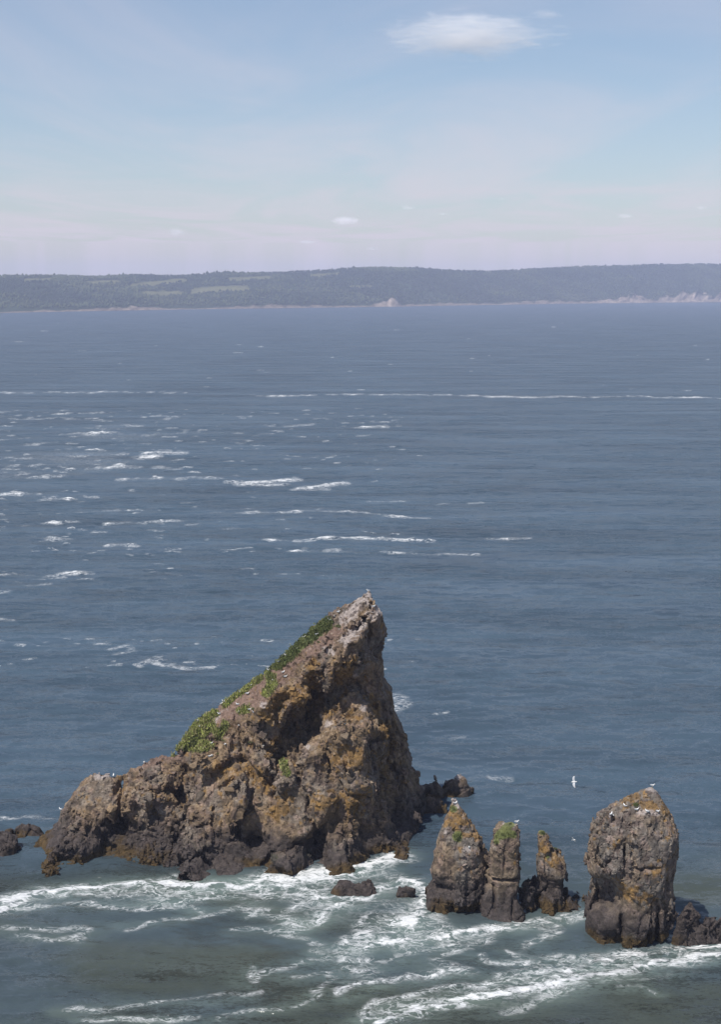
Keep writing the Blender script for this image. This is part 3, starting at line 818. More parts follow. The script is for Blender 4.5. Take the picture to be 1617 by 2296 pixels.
GX, GZ = np.meshgrid(xs, zs, indexing='ij')
G2 = np.stack([GX.ravel(), GZ.ravel()], 1)
front = (tps(G2, A2) @ wts[:nC] + wts[nC] + G2 @ wts[nC + 1:]).reshape(GX.shape)
for (u_, v_, y_, su, sv_, am) in BUMPS:
    p = at_y(u_, v_, y_); m_ = y_ * 1.05 / FPX
    front += am * np.exp(-((GX - p[0]) / (su * m_)) ** 2 - ((GZ - p[2]) / (sv_ * m_)) ** 2)
OUTY = [190 if (u_ > 845 and v_ > 1850) else 193 if (u_ > 845 and v_ > 1400) else 184 if v_ > 1850 else 186.5 if u_ < 180 else 188.5 if u_ < 400 else 191.3 for (u_, v_) in OUT]
poly = [at_y(u_, v_, y_)[[0, 2]] for (u_, v_), y_ in zip(OUT, OUTY)]
poly = [(poly[0][0] - 0.3, -6)] + [tuple(p) for p in poly] + [(poly[-1][0], -6)]
psd = poly_sdf(GX, GZ, poly)
rx = np.array([p[0] for p in poly]); 
ridge_x = np.array([at_y(u_, v_, 190)[0] for (u_, v_) in OUT[:23]]); ridge_z = np.array([at_y(u_, v_, 190)[2] for (u_, v_) in OUT[:23]])
zr = np.interp(GX, ridge_x, ridge_z); yr = np.interp(GX, [-45, -30, -20, 0, 8], [187.5, 190.5, 192.5, 194, 194])
back = yr + 0.38 * np.clip(zr - GZ, 0, 40) + 0.4
gxf, gzf = np.gradient(front, h)
gn = np.sqrt(1 + np.clip(gxf ** 2 + gzf ** 2, 0, 9))
F3 = np.maximum((front[:, None, :] - ys[None, :, None]) / gn[:, None, :], (ys[None, :, None] - back[:, None, :]) * 0.93)
F3 = np.maximum(F3, psd[:, None, :] * 0.9).astype(np.float32)
SOILP = [(745, 1400), (775, 1415), (745, 1445), (729, 1476), (668, 1488), (655, 1512), (599, 1575), (534, 1608), (480, 1665), (400, 1702), (300, 1728), (320, 1712), (370, 1685), (440, 1612), (550, 1537), (650, 1454)]
def soil(V, N, u_, v_):
    return sstep(6, -6, poly_sdf(u_, v_, SOILP)) * sstep(0.15, 0.4, N[:, 2])
GREEN = [([(735, 1398), (700, 1424), (650, 1468), (618, 1492)], 11), ([(602, 1512), (612, 1535), (598, 1555)], 8), ([(585, 1522), (540, 1553), (505, 1582)], 5), ([(482, 1602), (440, 1630), (408, 1662)], 8), ([(470, 1630), (440, 1655), (420, 1672), (460, 1672)], 13), ([(505, 1625), (490, 1650)], 8), ([(636, 1712), (644, 1735)], 7), ([(540, 1595), (555, 1590)], 6), ([(400, 1675), (385, 1690)], 6)]
MAINZ = {'soil': soil, 'moss': GREEN + [([(610, 1925)], 10), ([(690, 1915)], 10)],
         'guano': [([(828, 1335), (800, 1362), (772, 1392)], 15), ([(852, 1368), (822, 1392), (790, 1418), (775, 1436)], 14), ([(815, 1588)], 9), ([(735, 1622)], 9), ([(484, 1722)], 6), ([(250, 1733), (215, 1742)], 8), ([(730, 1455), (745, 1462)], 10), ([(690, 1675)], 6), ([(490, 1605), (480, 1620)], 6), ([(320, 1722)], 5), ([(590, 1582)], 10)],
         'lichen': [([(598, 1605), (655, 1545), (672, 1575)], 16), ([(700, 1500), (690, 1560)], 18), ([(735, 1600), (770, 1585), (790, 1610)], 14), ([(832, 1555), (858, 1620), (880, 1660), (870, 1690)], 10), ([(720, 1800), (800, 1790), (770, 1860)], 14), ([(495, 1735), (560, 1725), (600, 1760)], 12), ([(620, 1660), (600, 1690)], 10), ([(760, 1700), (800, 1700)], 20), ([(860, 1760), (875, 1700)], 10), ([(640, 1800), (610, 1840)], 14), ([(790, 1480), (760, 1520)], 14)]}
me, V, Q, N, C = finish_rock('big_stack', F3, (xs[0], ys[0], zs[0]), h, 1.08, 100, dict(Z=MAINZ, lich=0.18, wet=3.6, weed=1.1), ymax=196.5, calm=lambda P, b: (0.3 + 0.7 * sstep(-0.5, 5.0, np.interp(P[:, 0], ridge_x, ridge_z) - P[:, 2]) * sstep(34, 28, P[:, 2])) * (0.5 + 0.5 * sstep(0.2, 3.0, -psd[b[:, 0], b[:, 2]])))
big = link('sea_stack', me, ROCK)
tag(big, 'huge leaning brown rock stack with a grassy slope and pointed summit', 'sea stack')
ROCKS = {'big': (V, Q, N, C, big)}

# -------- the free-standing spires
def cp(x, y):                     # from the close-up survey sheet of the spires
    return (902.6 + x * 0.4418, 1688.9 + y * 0.4418)
def spire(name, left, right, yc, ratio, seed, colkw, bumps=(), power=2.6, h=0.12, lean=0.0, disp=0.75, blocky=1.0, bmax=9.0, rimf=0.22):
    hw_ = (max(p[0] for p in right) - min(p[0] for p in left)) * 0.4418 / 2 * yc * 1.06 / FPX
    yo = yc + rimf * min(hw_ * ratio, bmax)
    def rim(p):
        a = at_y(*cp(*p), yc); a[2] = at_y(*cp(*p), yo)[2]
        return a
    L = np.array([rim(p) for p in left]); R = np.array([rim(p) for p in right])
    L = L[np.argsort(L[:, 2])]; R = R[np.argsort(R[:, 2])]
    zt = max(L[-1, 2], R[-1, 2])
    x0, x1 = L[:, 0].min() - 2, R[:, 0].max() + 2
    amax = (x1 - x0) / 2
    xs, ys, zs = grid(x0, x1, yc - min(amax * ratio, bmax) - 2.4, yc + min(amax * ratio, bmax) + 2.4, -2.2, zt + 1.6, h)
    xl = np.interp(zs, L[:, 2], L[:, 0]); xr = np.interp(zs, R[:, 2], R[:, 0])
    xc, a = (xl + xr) / 2, np.maximum((xr - xl) / 2, 0.12)
    b = np.minimum(np.maximum(a * ratio, 0.5), bmax)
    ycz = yc + lean * zs
    dx = np.abs(xs[:, None, None] - xc[None, None, :]) / a[None, None, :]
    dy = np.abs(ys[None, :, None] - ycz[None, None, :]) / b[None, None, :]
    q = (dx ** power + dy ** power) ** (1 / power)
    F = (q - 1) * np.minimum(a, b)[None, None, :]
    F = np.maximum(F, (zs - zt)[None, None, :])
    frontm = 1 - sstep(-0.5, 1.5, ys[None, :, None] - ycz[None, None, :])
    for (px, py, sx, sy, am) in bumps:
        p = at_y(*cp(px, py), yc - 2.0); m_ = yc * 1.05 / FPX * 0.4418
        g = np.exp(-((xs[:, None, None] - p[0]) / (sx * m_)) ** 2 - ((zs[None, None, :] - p[2]) / (sy * m_)) ** 2)
        F = F + am * g * frontm
    me, V, Q, N, C = finish_rock(name, F.astype(np.float32), (xs[0], ys[0], zs[0]), h, disp, seed, colkw, blocky, fs=0.62, calm=lambda P, b: 0.35 + 0.65 * sstep(-0.3, 3.5, zt - P[:, 2]))
    o = link('sea_stack', me, ROCK)
    ROCKS[name] = (V, Q, N, C, o)
    return o
def cz(strokes):
    return [([cp(*p) for p in pts], hw * 0.4418) for pts, hw in strokes]
oA = spire('spireA', [(92, 870), (100, 800), (108, 690), (148, 640), (155, 550), (165, 470), (185, 400), (205, 340), (226, 290), (245, 242), (256, 230)],
           [(405, 870), (400, 800), (415, 740), (428, 650), (424, 600), (428, 500), (414, 430), (384, 380), (350, 330), (325, 290), (292, 240), (275, 231)], 165.6, 0.85, 1100,
           dict(lich=0.05, wet=4.3, weed=1.5, grey=0.3, Z={'lichen': cz([([(260, 290), (290, 350), (330, 340)], 45), ([(240, 330), (300, 400)], 40), ([(350, 380), (390, 440)], 25), ([(350, 600)], 20)]), 'guano': cz([([(265, 235), (280, 270)], 22), ([(330, 485)], 16), ([(230, 400)], 14)]), 'moss': cz([([(280, 420)], 26), ([(260, 280)], 18)])}),
           bumps=[(200, 680, 60, 14, 0.7), (250, 800, 16, 60, 0.5), (180, 610, 40, 30, -0.4), (330, 700, 14, 90, 0.6)], disp=0.7)
tag(oA, 'tall pointed brown spire nearest the big leaning stack, orange lichen near its tip', 'sea stack', 'row of three narrow rock spires')
oB = spire('spireB', [(375, 930), (385, 860), (402, 760), (425, 665), (445, 650), (433, 600), (433, 540), (447, 512), (437, 470), (450, 430), (470, 370), (488, 354)],
           [(650, 930), (640, 840), (610, 780), (582, 720), (598, 650), (600, 560), (600, 470), (609, 430), (600, 390), (590, 358), (575, 350)], 162.9, 0.95, 1200,
           dict(lich=-0.08, wet=3.4, weed=1.2, grey=0.35, Z={'moss': cz([([(550, 360), (490, 420), (560, 410)], 24), ([(480, 450)], 16), ([(545, 365)], 14)]), 'guano': cz([([(520, 356), (580, 356)], 16)]), 'lichen': cz([([(570, 550)], 20)])}),
           bumps=[(520, 655, 90, 7, 1.1), (470, 740, 8, 60, 0.9), (520, 560, 5, 60, 0.5), (440, 520, 30, 12, 0.5), (560, 800, 10, 50, 0.7), (620, 740, 20, 40, 0.6)], power=3.2, disp=0.55, blocky=0.8)
tag(oB, 'squat grey middle spire split across its waist, green plants on its flat top', 'sea stack', 'row of three narrow rock spires')
oC = spire('spireC', [(664, 880), (670, 810), (674, 725), (690, 660), (684, 600), (682, 500), (683, 420), (688, 388), (697, 381)],
           [(895, 880), (886, 775), (845, 720), (818, 660), (826, 600), (819, 550), (800, 490), (765, 450), (742, 402), (716, 381)], 165.0, 0.9, 1300,
           dict(lich=0.08, wet=4.4, weed=1.3, grey=0.25, Z={'moss': cz([([(710, 400)], 18), ([(775, 470)], 12), ([(740, 525)], 10)]), 'lichen': cz([([(700, 450), (780, 560)], 30)])}),
           bumps=[(740, 680, 40, 40, 0.5), (760, 745, 60, 30, -0.5), (830, 760, 16, 40, 0.4)], disp=0.55)
tag(oC, 'thinnest and shortest of the three spires, with a slanting right edge', 'sea stack', 'row of three narrow rock spires')
oD = spire('spireD', [(930, 960), (936, 890), (938, 780), (965, 750), (970, 690), (964, 650), (938, 610), (944, 520), (964, 440), (975, 370), (1000, 330), (1040, 287), (1100, 251), (1150, 216), (1200, 187), (1245, 168)],
           [(1346, 1050), (1344, 960), (1357, 850), (1370, 750), (1376, 600), (1391, 500), (1392, 450), (1399, 380), (1372, 320), (1360, 270), (1330, 230), (1300, 187), (1270, 166)], 158.2, 0.84, 1400,
           dict(lich=0.0, wet=4.0, weed=1.1, grey=0.45, Z={'lichen': cz([([(1150, 235), (1200, 220), (1240, 265), (1335, 280)], 46), ([(1130, 690), (1200, 700), (1270, 770)], 46), ([(1270, 600), (1340, 560)], 34), ([(1275, 800)], 26), ([(1080, 460)], 22), ([(1330, 760)], 18)]), 'guano': cz([([(1250, 175), (1290, 190)], 18), ([(1190, 295), (1300, 305)], 14), ([(1060, 315)], 14), ([(1190, 676)], 12)]), 'moss': cz([([(1160, 940)], 26), ([(1188, 262)], 10)])}),
           bumps=[(1035, 705, 58, 62, 5.0), (1116, 480, 9, 130, 1.4), (1020, 850, 70, 75, -0.4), (1210, 700, 110, 200, -0.8), (1200, 545, 70, 8, 0.9), (1020, 520, 60, 80, -0.5), (1282, 860, 11, 120, 1.8), (1240, 900, 10, 80, 1.2), (1100, 850, 13, 55, 1.8), (1330, 700, 10, 160, 0.5), (1010, 405, 34, 8, 0.6), (1330, 440, 50, 70, -0.3)], power=2.45, disp=0.55, blocky=1.0, bmax=4.6, rimf=0.10)
tag(oD, 'broad grey block of a stack on the right with yellow lichen on its cap', 'sea stack')

# -------- low rocks
def lumps(name, items, seed, colkw, h=0.13, disp=0.40):
    """items: left u, right u, top v, waterline v (survey pixels); each a rounded crag standing in the water"""
    es = []
    for it in items:
        u0, u1, vt, vb = it[:4]; dr = it[4] if len(it) > 4 else 0.8
        yf = at_z((u0 + u1) / 2, vb)[1]
        w = (u1 - u0) / FPX * yf * 1.08
        rx_ = w / 2; ry_ = rx_ * dr
        yc = yf + ry_ * 0.85
        zt = at_y((u0 + u1) / 2, vt, yc)[2]
        xc = at_y((u0 + u1) / 2, vt, yc)[0]
        es.append((xc, yc, rx_, ry_, max(zt, 0.3)))
    x0 = min(e[0] - e[2] for e in es) - 1.5; x1 = max(e[0] + e[2] for e in es) + 1.5
    y0 = min(e[1] - e[3] for e in es) - 1.5; y1 = max(e[1] + e[3] for e in es) + 1.5
    xs, ys, zs = grid(x0, x1, y0, y1, -1.8, max(e[4] for e in es) + 1.2, h)
    F = None
    for (xc, yc, rx_, ry_, zt) in es:
        rz = zt + 1.8
        q = ((np.abs(xs[:, None, None] - xc) / rx_) ** 2.4 + (np.abs(ys[None, :, None] - yc) / ry_) ** 2.4 + (np.abs(zs[None, None, :] + 1.8) / rz) ** 2.0) ** (1 / 2.2)
        f = (q - 1) * min(rx_, ry_, rz)
        F = f if F is None else np.minimum(F, f)
    me, V, Q, N, C = finish_rock(name, F.astype(np.float32), (xs[0], ys[0], zs[0]), h, disp, seed, colkw, fs=0.6)
    o = link('rock', me, ROCK)
    ROCKS[name] = (V, Q, N, C, o)
    return o
def cpl(x0, x1, yt, yb, *a):
    A, B = cp(x0, yt), cp(x1, yb)
    return (A[0], B[0], A[1], B[1], *a)
LOW = dict(lich=-0.3, wet=9.0, weed=0.75)
tag(lumps('rock1', [(-60, 46, 1868, 1922, 0.9), (-70, 20, 1872, 1915)], 2100, dict(lich=-0.3, wet=9.0, weed=0.5)), 'dark low rock cut off by the left edge of the picture', 'rock')
tag(lumps('rock2', [(38, 100, 1852, 1876, 0.55), (5, 70, 1866, 1882, 0.5)], 2200, LOW), 'flat weed covered rock just left of the big stack', 'rock')
tag(lumps('rock3', [cpl(65, 230, 150, 238, 0.7), cpl(190, 360, 118, 228, 0.7), cpl(60, 240, 235, 306, 0.5), cpl(55, 130, 105, 140, 0.5), cpl(150, 215, 106, 128, 0.4)], 2300, dict(lich=-0.3, wet=1.9, weed=1.1, Z={'guano': cz([([(250, 112), (290, 118)], 22)])}), disp=0.24), 'dark broken rock standing behind the right foot of the big stack', 'rock')
tag(lumps('rock4', [(732, 858, 1978, 2013, 0.42), (738, 815, 1972, 2013, 0.6), (792, 850, 1970, 2004, 0.6)], 2400, dict(lich=-0.3, wet=9.0, weed=1.0)), 'long low dark rock in the foam before the big stack', 'rock')
tag(lumps('rock5', [(880, 938, 1986, 2017, 0.6), (884, 918, 1981, 2013, 0.6)], 2500, dict(lich=-0.3, wet=9.0, weed=0.4), disp=0.3), 'small wedge shaped dark rock in the foam beside the tall spire', 'rock')
tag(lumps('rock6', [cpl(628, 700, 648, 745, 0.8), cpl(585, 680, 690, 810, 0.6)], 2600, dict(lich=-0.3, wet=9.0, weed=0.9)), 'dark boulder wedged in the gap between middle and thin spire', 'rock')
tag(lumps('rock7', [cpl(898, 982, 668, 762, 0.8)], 2700, dict(lich=-0.3, wet=9.0, weed=2.2)), 'rounded brown weed covered boulder beside the broad block stack', 'rock')
tag(lumps('rock8', [cpl(845, 908, 682, 742, 0.8)], 2800, dict(lich=-0.3, wet=9.0, weed=0.8)), 'small dark boulder right of the thin spire', 'rock')
tag(lumps('rock9', [cpl(1395, 1540, 775, 960, 0.7), cpl(1500, 1680, 815, 965, 0.7), cpl(1370, 1480, 880, 975, 0.6), cpl(1580, 1800, 850, 960, 0.7)], 2900, dict(lich=-0.25, wet=7.0, weed=1.0)), 'jagged dark low rock at the right edge beside the broad block stack', 'rock')

# ------------------------------------------------------------------ loose and embedded blocks on the stacks
def block_mesh(seed):
    r = np.random.default_rng(seed)
    bm = bmesh.new()
    for k in range(13):
        p = r.normal(size=3); p /= np.linalg.norm(p)
        p = np.sign(p) * np.abs(p) ** 0.7
        bm.verts.new(p * np.array([1.0, 0.72, 0.62]) * r.uniform(0.75, 1.0))
    bmesh.ops.convex_hull(bm, input=list(bm.verts))
    for v in [v for v in bm.verts if not v.link_faces]:
        bm.verts.remove(v)
    bmesh.ops.recalc_face_normals(bm, faces=bm.faces)
    me = bpy.data.meshes.new('block')
    bm.to_mesh(me); bm.free()
    me.materials.append(BLOCK)
    return me
BLOCKS = [block_mesh(900 + k) for k in range(14)]
def block_arrays(me):
    v = np.array([tuple(x.co) for x in me.vertices]); f = np.array([tuple(p.vertices) for p in me.polygons])
    return v, f
BARR = [block_arrays(b) for b in BLOCKS]
def add_blocks(key, nbig, nsmall, zmin, sizes, small, test=None, seed=0):
    V, Q, N, C, o = ROCKS[key]
    r = np.random.default_rng(seed)
    u_, v_ = survey(V)
    toward = (N * (np.array([0, 0, CAM_H])[None] - V)).sum(1) > 0
    ok = (V[:, 2] > zmin) & toward & (N[:, 2] < 0.85)
    if test is not None: ok &= test(V, N, u_, v_)
    idx = np.nonzero(ok)[0]
    for k in range(nbig):
        i = r.choice(idx)
        s = sizes[0] + (sizes[1] - sizes[0]) * r.random() ** 2.2
        b = bpy.data.objects.new('block', BLOCKS[r.integers(len(BLOCKS))])
        COL.objects.link(b); b.parent = o
        p = V[i] - N[i] * s * 0.28
        b.location = p
        b.rotation_euler = r.uniform(-math.pi, math.pi, 3)
        b.scale = (s, s, s)
        b.color = (*np.clip(C[i] * r.uniform(0.75, 1.3), 0, 1), 1)
    if nsmall:
        vv, ff, cc, base = [], [], [], 0
        for k in range(nsmall):
            i = r.choice(idx)
            s = small[0] + (small[1] - small[0]) * r.random() ** 2
            bv, bf = BARR[r.integers(len(BARR))]
            R = np.array(Quaternion(r.normal(size=4)).normalized().to_matrix())
            vv.append(bv @ R.T * s + V[i] - N[i] * s * 0.25); ff.append(bf + base); base += len(bv)
            cc.append(np.repeat((C[i] * r.uniform(0.75, 1.3))[None], len(bv), 0))
        me = mesh_np('rubble', np.concatenate(vv), np.concatenate(ff), {'Col': np.concatenate(cc)})
        ro = link('rubble', me, ROCK, o)
        ro['kind'] = 'stuff'
BREC = [(90, 1900), (130, 1840), (190, 1770), (330, 1740), (420, 1720), (480, 1690), (560, 1660), (620, 1690), (700, 1640), (780, 1600), (860, 1600), (915, 1720), (925, 1850), (860, 1860), (600, 1880), (400, 1930), (150, 1930)]
def brec(V, N, u_, v_):
    return poly_sdf(u_, v_, BREC) < 0
add_blocks('big', 290, 2600, 1.5, (0.45, 1.15), (0.14, 0.42), brec, 11)
add_blocks('spireA', 60, 260, 2.0, (0.25, 0.6), (0.10, 0.28), None, 12)
add_blocks('spireB', 30, 120, 3.0, (0.2, 0.5), (0.10, 0.22), None, 13)
add_blocks('spireC', 30, 120, 2.0, (0.2, 0.45), (0.08, 0.22), None, 14)
add_blocks('spireD', 60, 420, 9.0, (0.2, 0.6), (0.08, 0.26), None, 15)

# ------------------------------------------------------------------ plants
def leaf_cloud(n, rx_, rz_, size, cols, r):
    """n small bent leaves spread through a dome; returns V, F, C"""
    d = r.normal(size=(n, 3)); d /= np.linalg.norm(d, axis=1, keepdims=True)
    d[:, 2] = np.abs(d[:, 2])
    rr = r.uniform(0.35, 1.0, n) ** 0.6 * (1 + 0.25 * np.sin(5 * d[:, 0] + 3 * d[:, 1]))
    c = d * rr[:, None] * np.array([rx_, rx_, rz_])
    t = r.normal(size=(n, 3)); t[:, 2] += 0.5; t /= np.linalg.norm(t, axis=1, keepdims=True)
    s = np.cross(t, r.normal(size=(n, 3))); s /= np.linalg.norm(s, axis=1, keepdims=True) + 1e-9
    sz = (size * r.uniform(0.6, 1.3, n))[:, None]
    Vx = np.stack([c - t * sz, c + s * sz * 0.55, c + t * sz, c - s * sz * 0.55], 1).reshape(-1, 3)
    Fx = np.arange(n * 4).reshape(n, 4)
    Cx = np.repeat(cols[r.integers(len(cols), size=n)] * r.uniform(0.7, 1.3, (n, 1)), 4, 0)
    return Vx, Fx, Cx
DKG = np.array([[0.065, 0.085, 0.028], [0.090, 0.110, 0.036], [0.125, 0.138, 0.050]])
LTG = np.array([[0.230, 0.255, 0.060], [0.260, 0.275, 0.075], [0.170, 0.205, 0.052], [0.27, 0.235, 0.115], [0.24, 0.23, 0.09]])
r = np.random.default_rng(21)
SHRUB = []
for k in range(4):
    Vx, Fx, Cx = leaf_cloud(420, 1.0, 0.8, 0.13, DKG, r)
    SHRUB.append(mesh_np('shrub_leaves', Vx, Fx, {'Col': Cx}))
    SHRUB[-1].materials.append(LEAF)
def bvh(key):
    if key not in BV:
        V, Q = ROCKS[key][:2]
        BV[key] = BVHTree.FromPolygons([tuple(v) for v in V], [tuple(q) for q in Q])
    return BV[key]
def sight(key, u, v, search=14):
    """point where the sight line u,v meets a rock; walks down if it passes just above it"""
    for dv_ in range(search):
        p = at_y(u, v + dv_, 100.0)
        o = Vector((0, 0, CAM_H)); d = (Vector(p) - o).normalized()
        hit = bvh(key).ray_cast(o, d, 400)
        if hit[0] is not None:
            return np.array(hit[0]), np.array(hit[1])
    return None, None
# turf on the slope of the big stack
V, Q, N, C, o = ROCKS['big']
u_, v_ = survey(V)
gz = zone(u_, v_, GREEN)
ok = np.nonzero((gz + 0.35 * fbm(V / 1.0, 3, 501) > 0.50) & (N[:, 2] > 0.0))[0]
r = np.random.default_rng(22)
pick = r.choice(ok, size=min(len(ok) * 2, 9000))
nb = 5
base = np.repeat(V[pick], nb, 0) + r.normal(size=(len(pick) * nb, 3)) * 0.14
hh_ = (0.10 + 0.16 * r.random(len(base)))[:, None]
tip = base + np.array([0, 0, 1.0]) * hh_ + r.normal(size=base.shape) * 0.10
sd = r.normal(size=base.shape); sd[:, 2] *= 0.3; sd /= np.linalg.norm(sd, axis=1, keepdims=True); sd *= 0.07
Vg = np.stack([base - sd, base + sd, tip + sd * 0.6, tip - sd * 0.6], 1).reshape(-1, 3)
gn_ = fbm(base / 2.0, 3, 503)
dark_w = (sstep(1560, 1480, np.repeat(v_[pick], nb)) + 0.25 * gn_)[:, None]
cg = LTG[r.integers(len(LTG), size=len(base))] * (1 - np.clip(dark_w, 0, 1)) + DKG[r.integers(3, size=len(base))] * np.clip(dark_w, 0, 1)
cg = cg * r.uniform(0.75, 1.25, (len(base), 1))
turf = mesh_np('turf', Vg, np.arange(len(Vg)).reshape(-1, 4), {'Col': np.repeat(cg, 4, 0)})
tag(link('turf', turf, LEAF), 'bright green turf and weeds on the slope of the big stack', 'grass', kind='stuff')
ORD = ['first', 'second', 'third', 'fourth', 'fifth', 'sixth', 'seventh', 'eighth', 'ninth', 'tenth', 'eleventh', 'twelfth', 'thirteenth', 'fourteenth', 'fifteenth', 'sixteenth', 'seventeenth', 'eighteenth', 'nineteenth', 'twentieth', 'twenty-first', 'twenty-second', 'twenty-third', 'twenty-fourth', 'twenty-fifth']
SH_RIDGE = [(742, 1392, .5), (733, 1398, .9), (724, 1402, 1.0), (714, 1410, 1.0), (704, 1418, 1.1), (694, 1426, 1.0), (684, 1435, 1.0), (674, 1444, .9), (664, 1453, .9), (654, 1463, .8), (644, 1473, .8), (634, 1482, .7), (622, 1490, .7), (583, 1527, .5), (555, 1546, .5), (540, 1556, .7), (528, 1564, .6), (516, 1574, .6), (478, 1606, .35), (452, 1622, .35), (395, 1674, .3)]
SH_SLOPE = [(737, 1410, 1.0), (758, 1405, .7), (714, 1440, .35), (608, 1530, .5), (600, 1548, .5), (548, 1582, .5), (568, 1590, .45), (492, 1634, .5), (500, 1660, .4), (489, 1690, .35), (562, 1664, .4), (627, 1588, .4)]
def put_shrub(key, u, v, s, label, group=None):
    p, n = sight(key, u, v, 60)
    if p is None: print('MISSED', label); return
    o = bpy.data.objects.new('shrub', SHRUB[random.randrange(4)])
    COL.objects.link(o)
    s *= 0.78
    o.location = p - np.array([0, 0, 0.12 * s]); o.rotation_euler = (0, 0, random.uniform(0, 6.28)); o.scale = (s, s, s * random.uniform(0.8, 1.05))
    tag(o, label, 'shrub', group)
for k, (u, v, s) in enumerate(SH_RIDGE):
    put_shrub('big', u, v, s, ORD[k] + ' dark green shrub down from the summit along the ridge edge', 'shrubs along the ridge of the big stack')
for k, (u, v, s) in enumerate(sorted(SH_SLOPE, key=lambda q: q[1])):
    put_shrub('big', u, v, s, ORD[k] + ' small green clump counting down the slope below the ridge edge', 'clumps on the open slope of the big stack')
for (x, y, s, lab) in [(1188, 262, .45, 'single green tuft on the lichen cap of the broad block stack')]:
    put_shrub('spireD', *cp(x, y), s, lab)
for (x, y, s, lab) in [(280, 418, .55, 'green plant clump halfway up the tall pointed spire'), (262, 282, .35, 'small green clump just under the tip of the tall pointed spire')]:
    put_shrub('spireA', *cp(x, y), s, lab)
for (x, y, s, lab) in [(548, 358, .28, 'green tuft on the flat top of the middle spire'), (510, 410, .32, 'green clump below the top of the middle spire, centre'), (478, 450, .32, 'green clump on the left shoulder of the middle spire'), (570, 405, .28, 'green clump on the right shoulder of the middle spire')]:
    put_shrub('spireB', *cp(x, y), s, lab)
for (x, y, s, lab) in [(712, 402, .3, 'green tuft at the top of the thin spire'), (778, 472, .28, 'green tuft on the slanting right edge of the thin spire')]:
    put_shrub('spireC', *cp(x, y), s, lab)

# ------------------------------------------------------------------ gulls
def loft(bm, rings, mat, cap=True):
    """rings: (x, z, ry, rz); returns nothing, adds a closed tube along x"""
    prev = None; n = 10
    for (x, z, ry, rz) in rings:
        ring = [bm.verts.new((x, ry * math.cos(2 * math.pi * k / n), z + rz * math.sin(2 * math.pi * k / n))) for k in range(n)]
        if prev:
            for k in range(n):
                f = bm.faces.new((prev[k], prev[(k + 1) % n], ring[(k + 1) % n], ring[k])); f.material_index = mat; f.smooth = True
        else:
            f = bm.faces.new(ring[::-1]); f.material_index = mat
        prev = ring
    f = bm.faces.new(prev); f.material_index = mat
def gull_mesh(kind):
    bm = bmesh.new()
    if kind == 'sit':
        z0, leg = 0.12, False
    else:
        z0, leg = 0.27, True
    # body, breast, neck and head in one surface, facing -x
    loft(bm, [(0.30, z0 + 0.07, 0.015, 0.008), (0.24, z0 + 0.065, 0.055, 0.02), (0.14, z0 + 0.05, 0.085, 0.065), (0.02, z0 + 0.02, 0.105, 0.10), (-0.10, z0 + 0.03, 0.10, 0.11), (-0.17, z0 + 0.10, 0.07, 0.085), (-0.20, z0 + 0.17, 0.052, 0.06), (-0.225, z0 + 0.22, 0.055, 0.055), (-0.275, z0 + 0.215, 0.035, 0.035), (-0.30, z0 + 0.21, 0.012, 0.012)], 0)
    loft(bm, [(-0.295, z0 + 0.21, 0.014, 0.014), (-0.345, z0 + 0.20, 0.006, 0.006)], 3)
    for s in (-1, 1):       # folded wing
        pts = [(-0.12, 0.10, 0.10), (0.02, 0.112, 0.12), (0.16, 0.09, 0.11), (0.30, 0.05, 0.095), (0.18, 0.10, 0.045), (0.02, 0.115, 0.0), (-0.10, 0.105, 0.03)]
        vo = [bm.verts.new((x, s * (y + 0.012), z0 + z)) for (x, y, z) in pts]
        vi = [bm.verts.new((x, s * (y - 0.03), z0 + z)) for (x, y, z) in pts]
        f = bm.faces.new(vo if s < 0 else vo[::-1]); f.material_index = 1
        for k in range(len(pts)):
            k2 = (k + 1) % len(pts)
            f = bm.faces.new((vo[k], vo[k2], vi[k2], vi[k])); f.material_index = 1
        tipv = [bm.verts.new((x, s * y, z0 + z)) for (x, y, z) in [(0.24, 0.06, 0.10), (0.42, 0.02, 0.085), (0.26, 0.06, 0.07)]]
        tipi = [bm.verts.new((x, s * (y - 0.012), z0 + z)) for (x, y, z) in [(0.24, 0.06, 0.10), (0.42, 0.02, 0.085), (0.26, 0.06, 0.07)]]
        for fv in (tipv, tipi[::-1]):
            f = bm.faces.new(fv); f.material_index = 2
    if leg:
        for s in (-1, 1):
            for (a, b_) in (((0.02, s * 0.04, z0 - 0.05), (0.01, s * 0.045, 0.0)), ((0.01, s * 0.045, 0.008), (-0.06, s * 0.05, 0.004))):
                d = Vector(b_) - Vector(a)
                ret = bmesh.ops.create_cone(bm, segments=5, radius1=0.009, radius2=0.007, depth=d.length, cap_ends=True)
                M = Matrix.Translation((Vector(a) + Vector(b_)) / 2) @ d.to_track_quat('Z', 'Y').to_matrix().to_4x4()
                bmesh.ops.transform(bm, matrix=M, verts=ret['verts'])
                for v in ret['verts']:
                    for f in v.link_faces: f.material_index = 3
    bmesh.ops.recalc_face_normals(bm, faces=bm.faces)
    me = bpy.data.meshes.new('gull_' + kind); bm.to_mesh(me); bm.free()
    for m in (M_WHITE, M_GREY, M_BLACK, M_BEAK): me.materials.append(m)
    return me
GSIT, GSTAND = gull_mesh('sit'), gull_mesh('stand')
def put_gull(key, u, v, label, stand=True, group='gulls resting on the big stack', heading=None, scale=1.12):
    p, n = sight(key, u, v, 60)
    if p is None: print('MISSED', label); return
    scale *= 0.92
    o = bpy.data.objects.new('gull', GSTAND if stand else GSIT)
    COL.objects.link(o)
    o.location = p + np.array([0, 0, 0.0 if stand else -0.01])
    o.rotation_euler = (0, 0, heading if heading is not None else random.uniform(0, 6.28))
    o.scale = (scale,) * 3
    tag(o, label, 'gull', group)
def c1(x, y): return ((380 + 0.37106 * x) / 1.0303, (1350 + 0.37106 * y) / 1.0303)
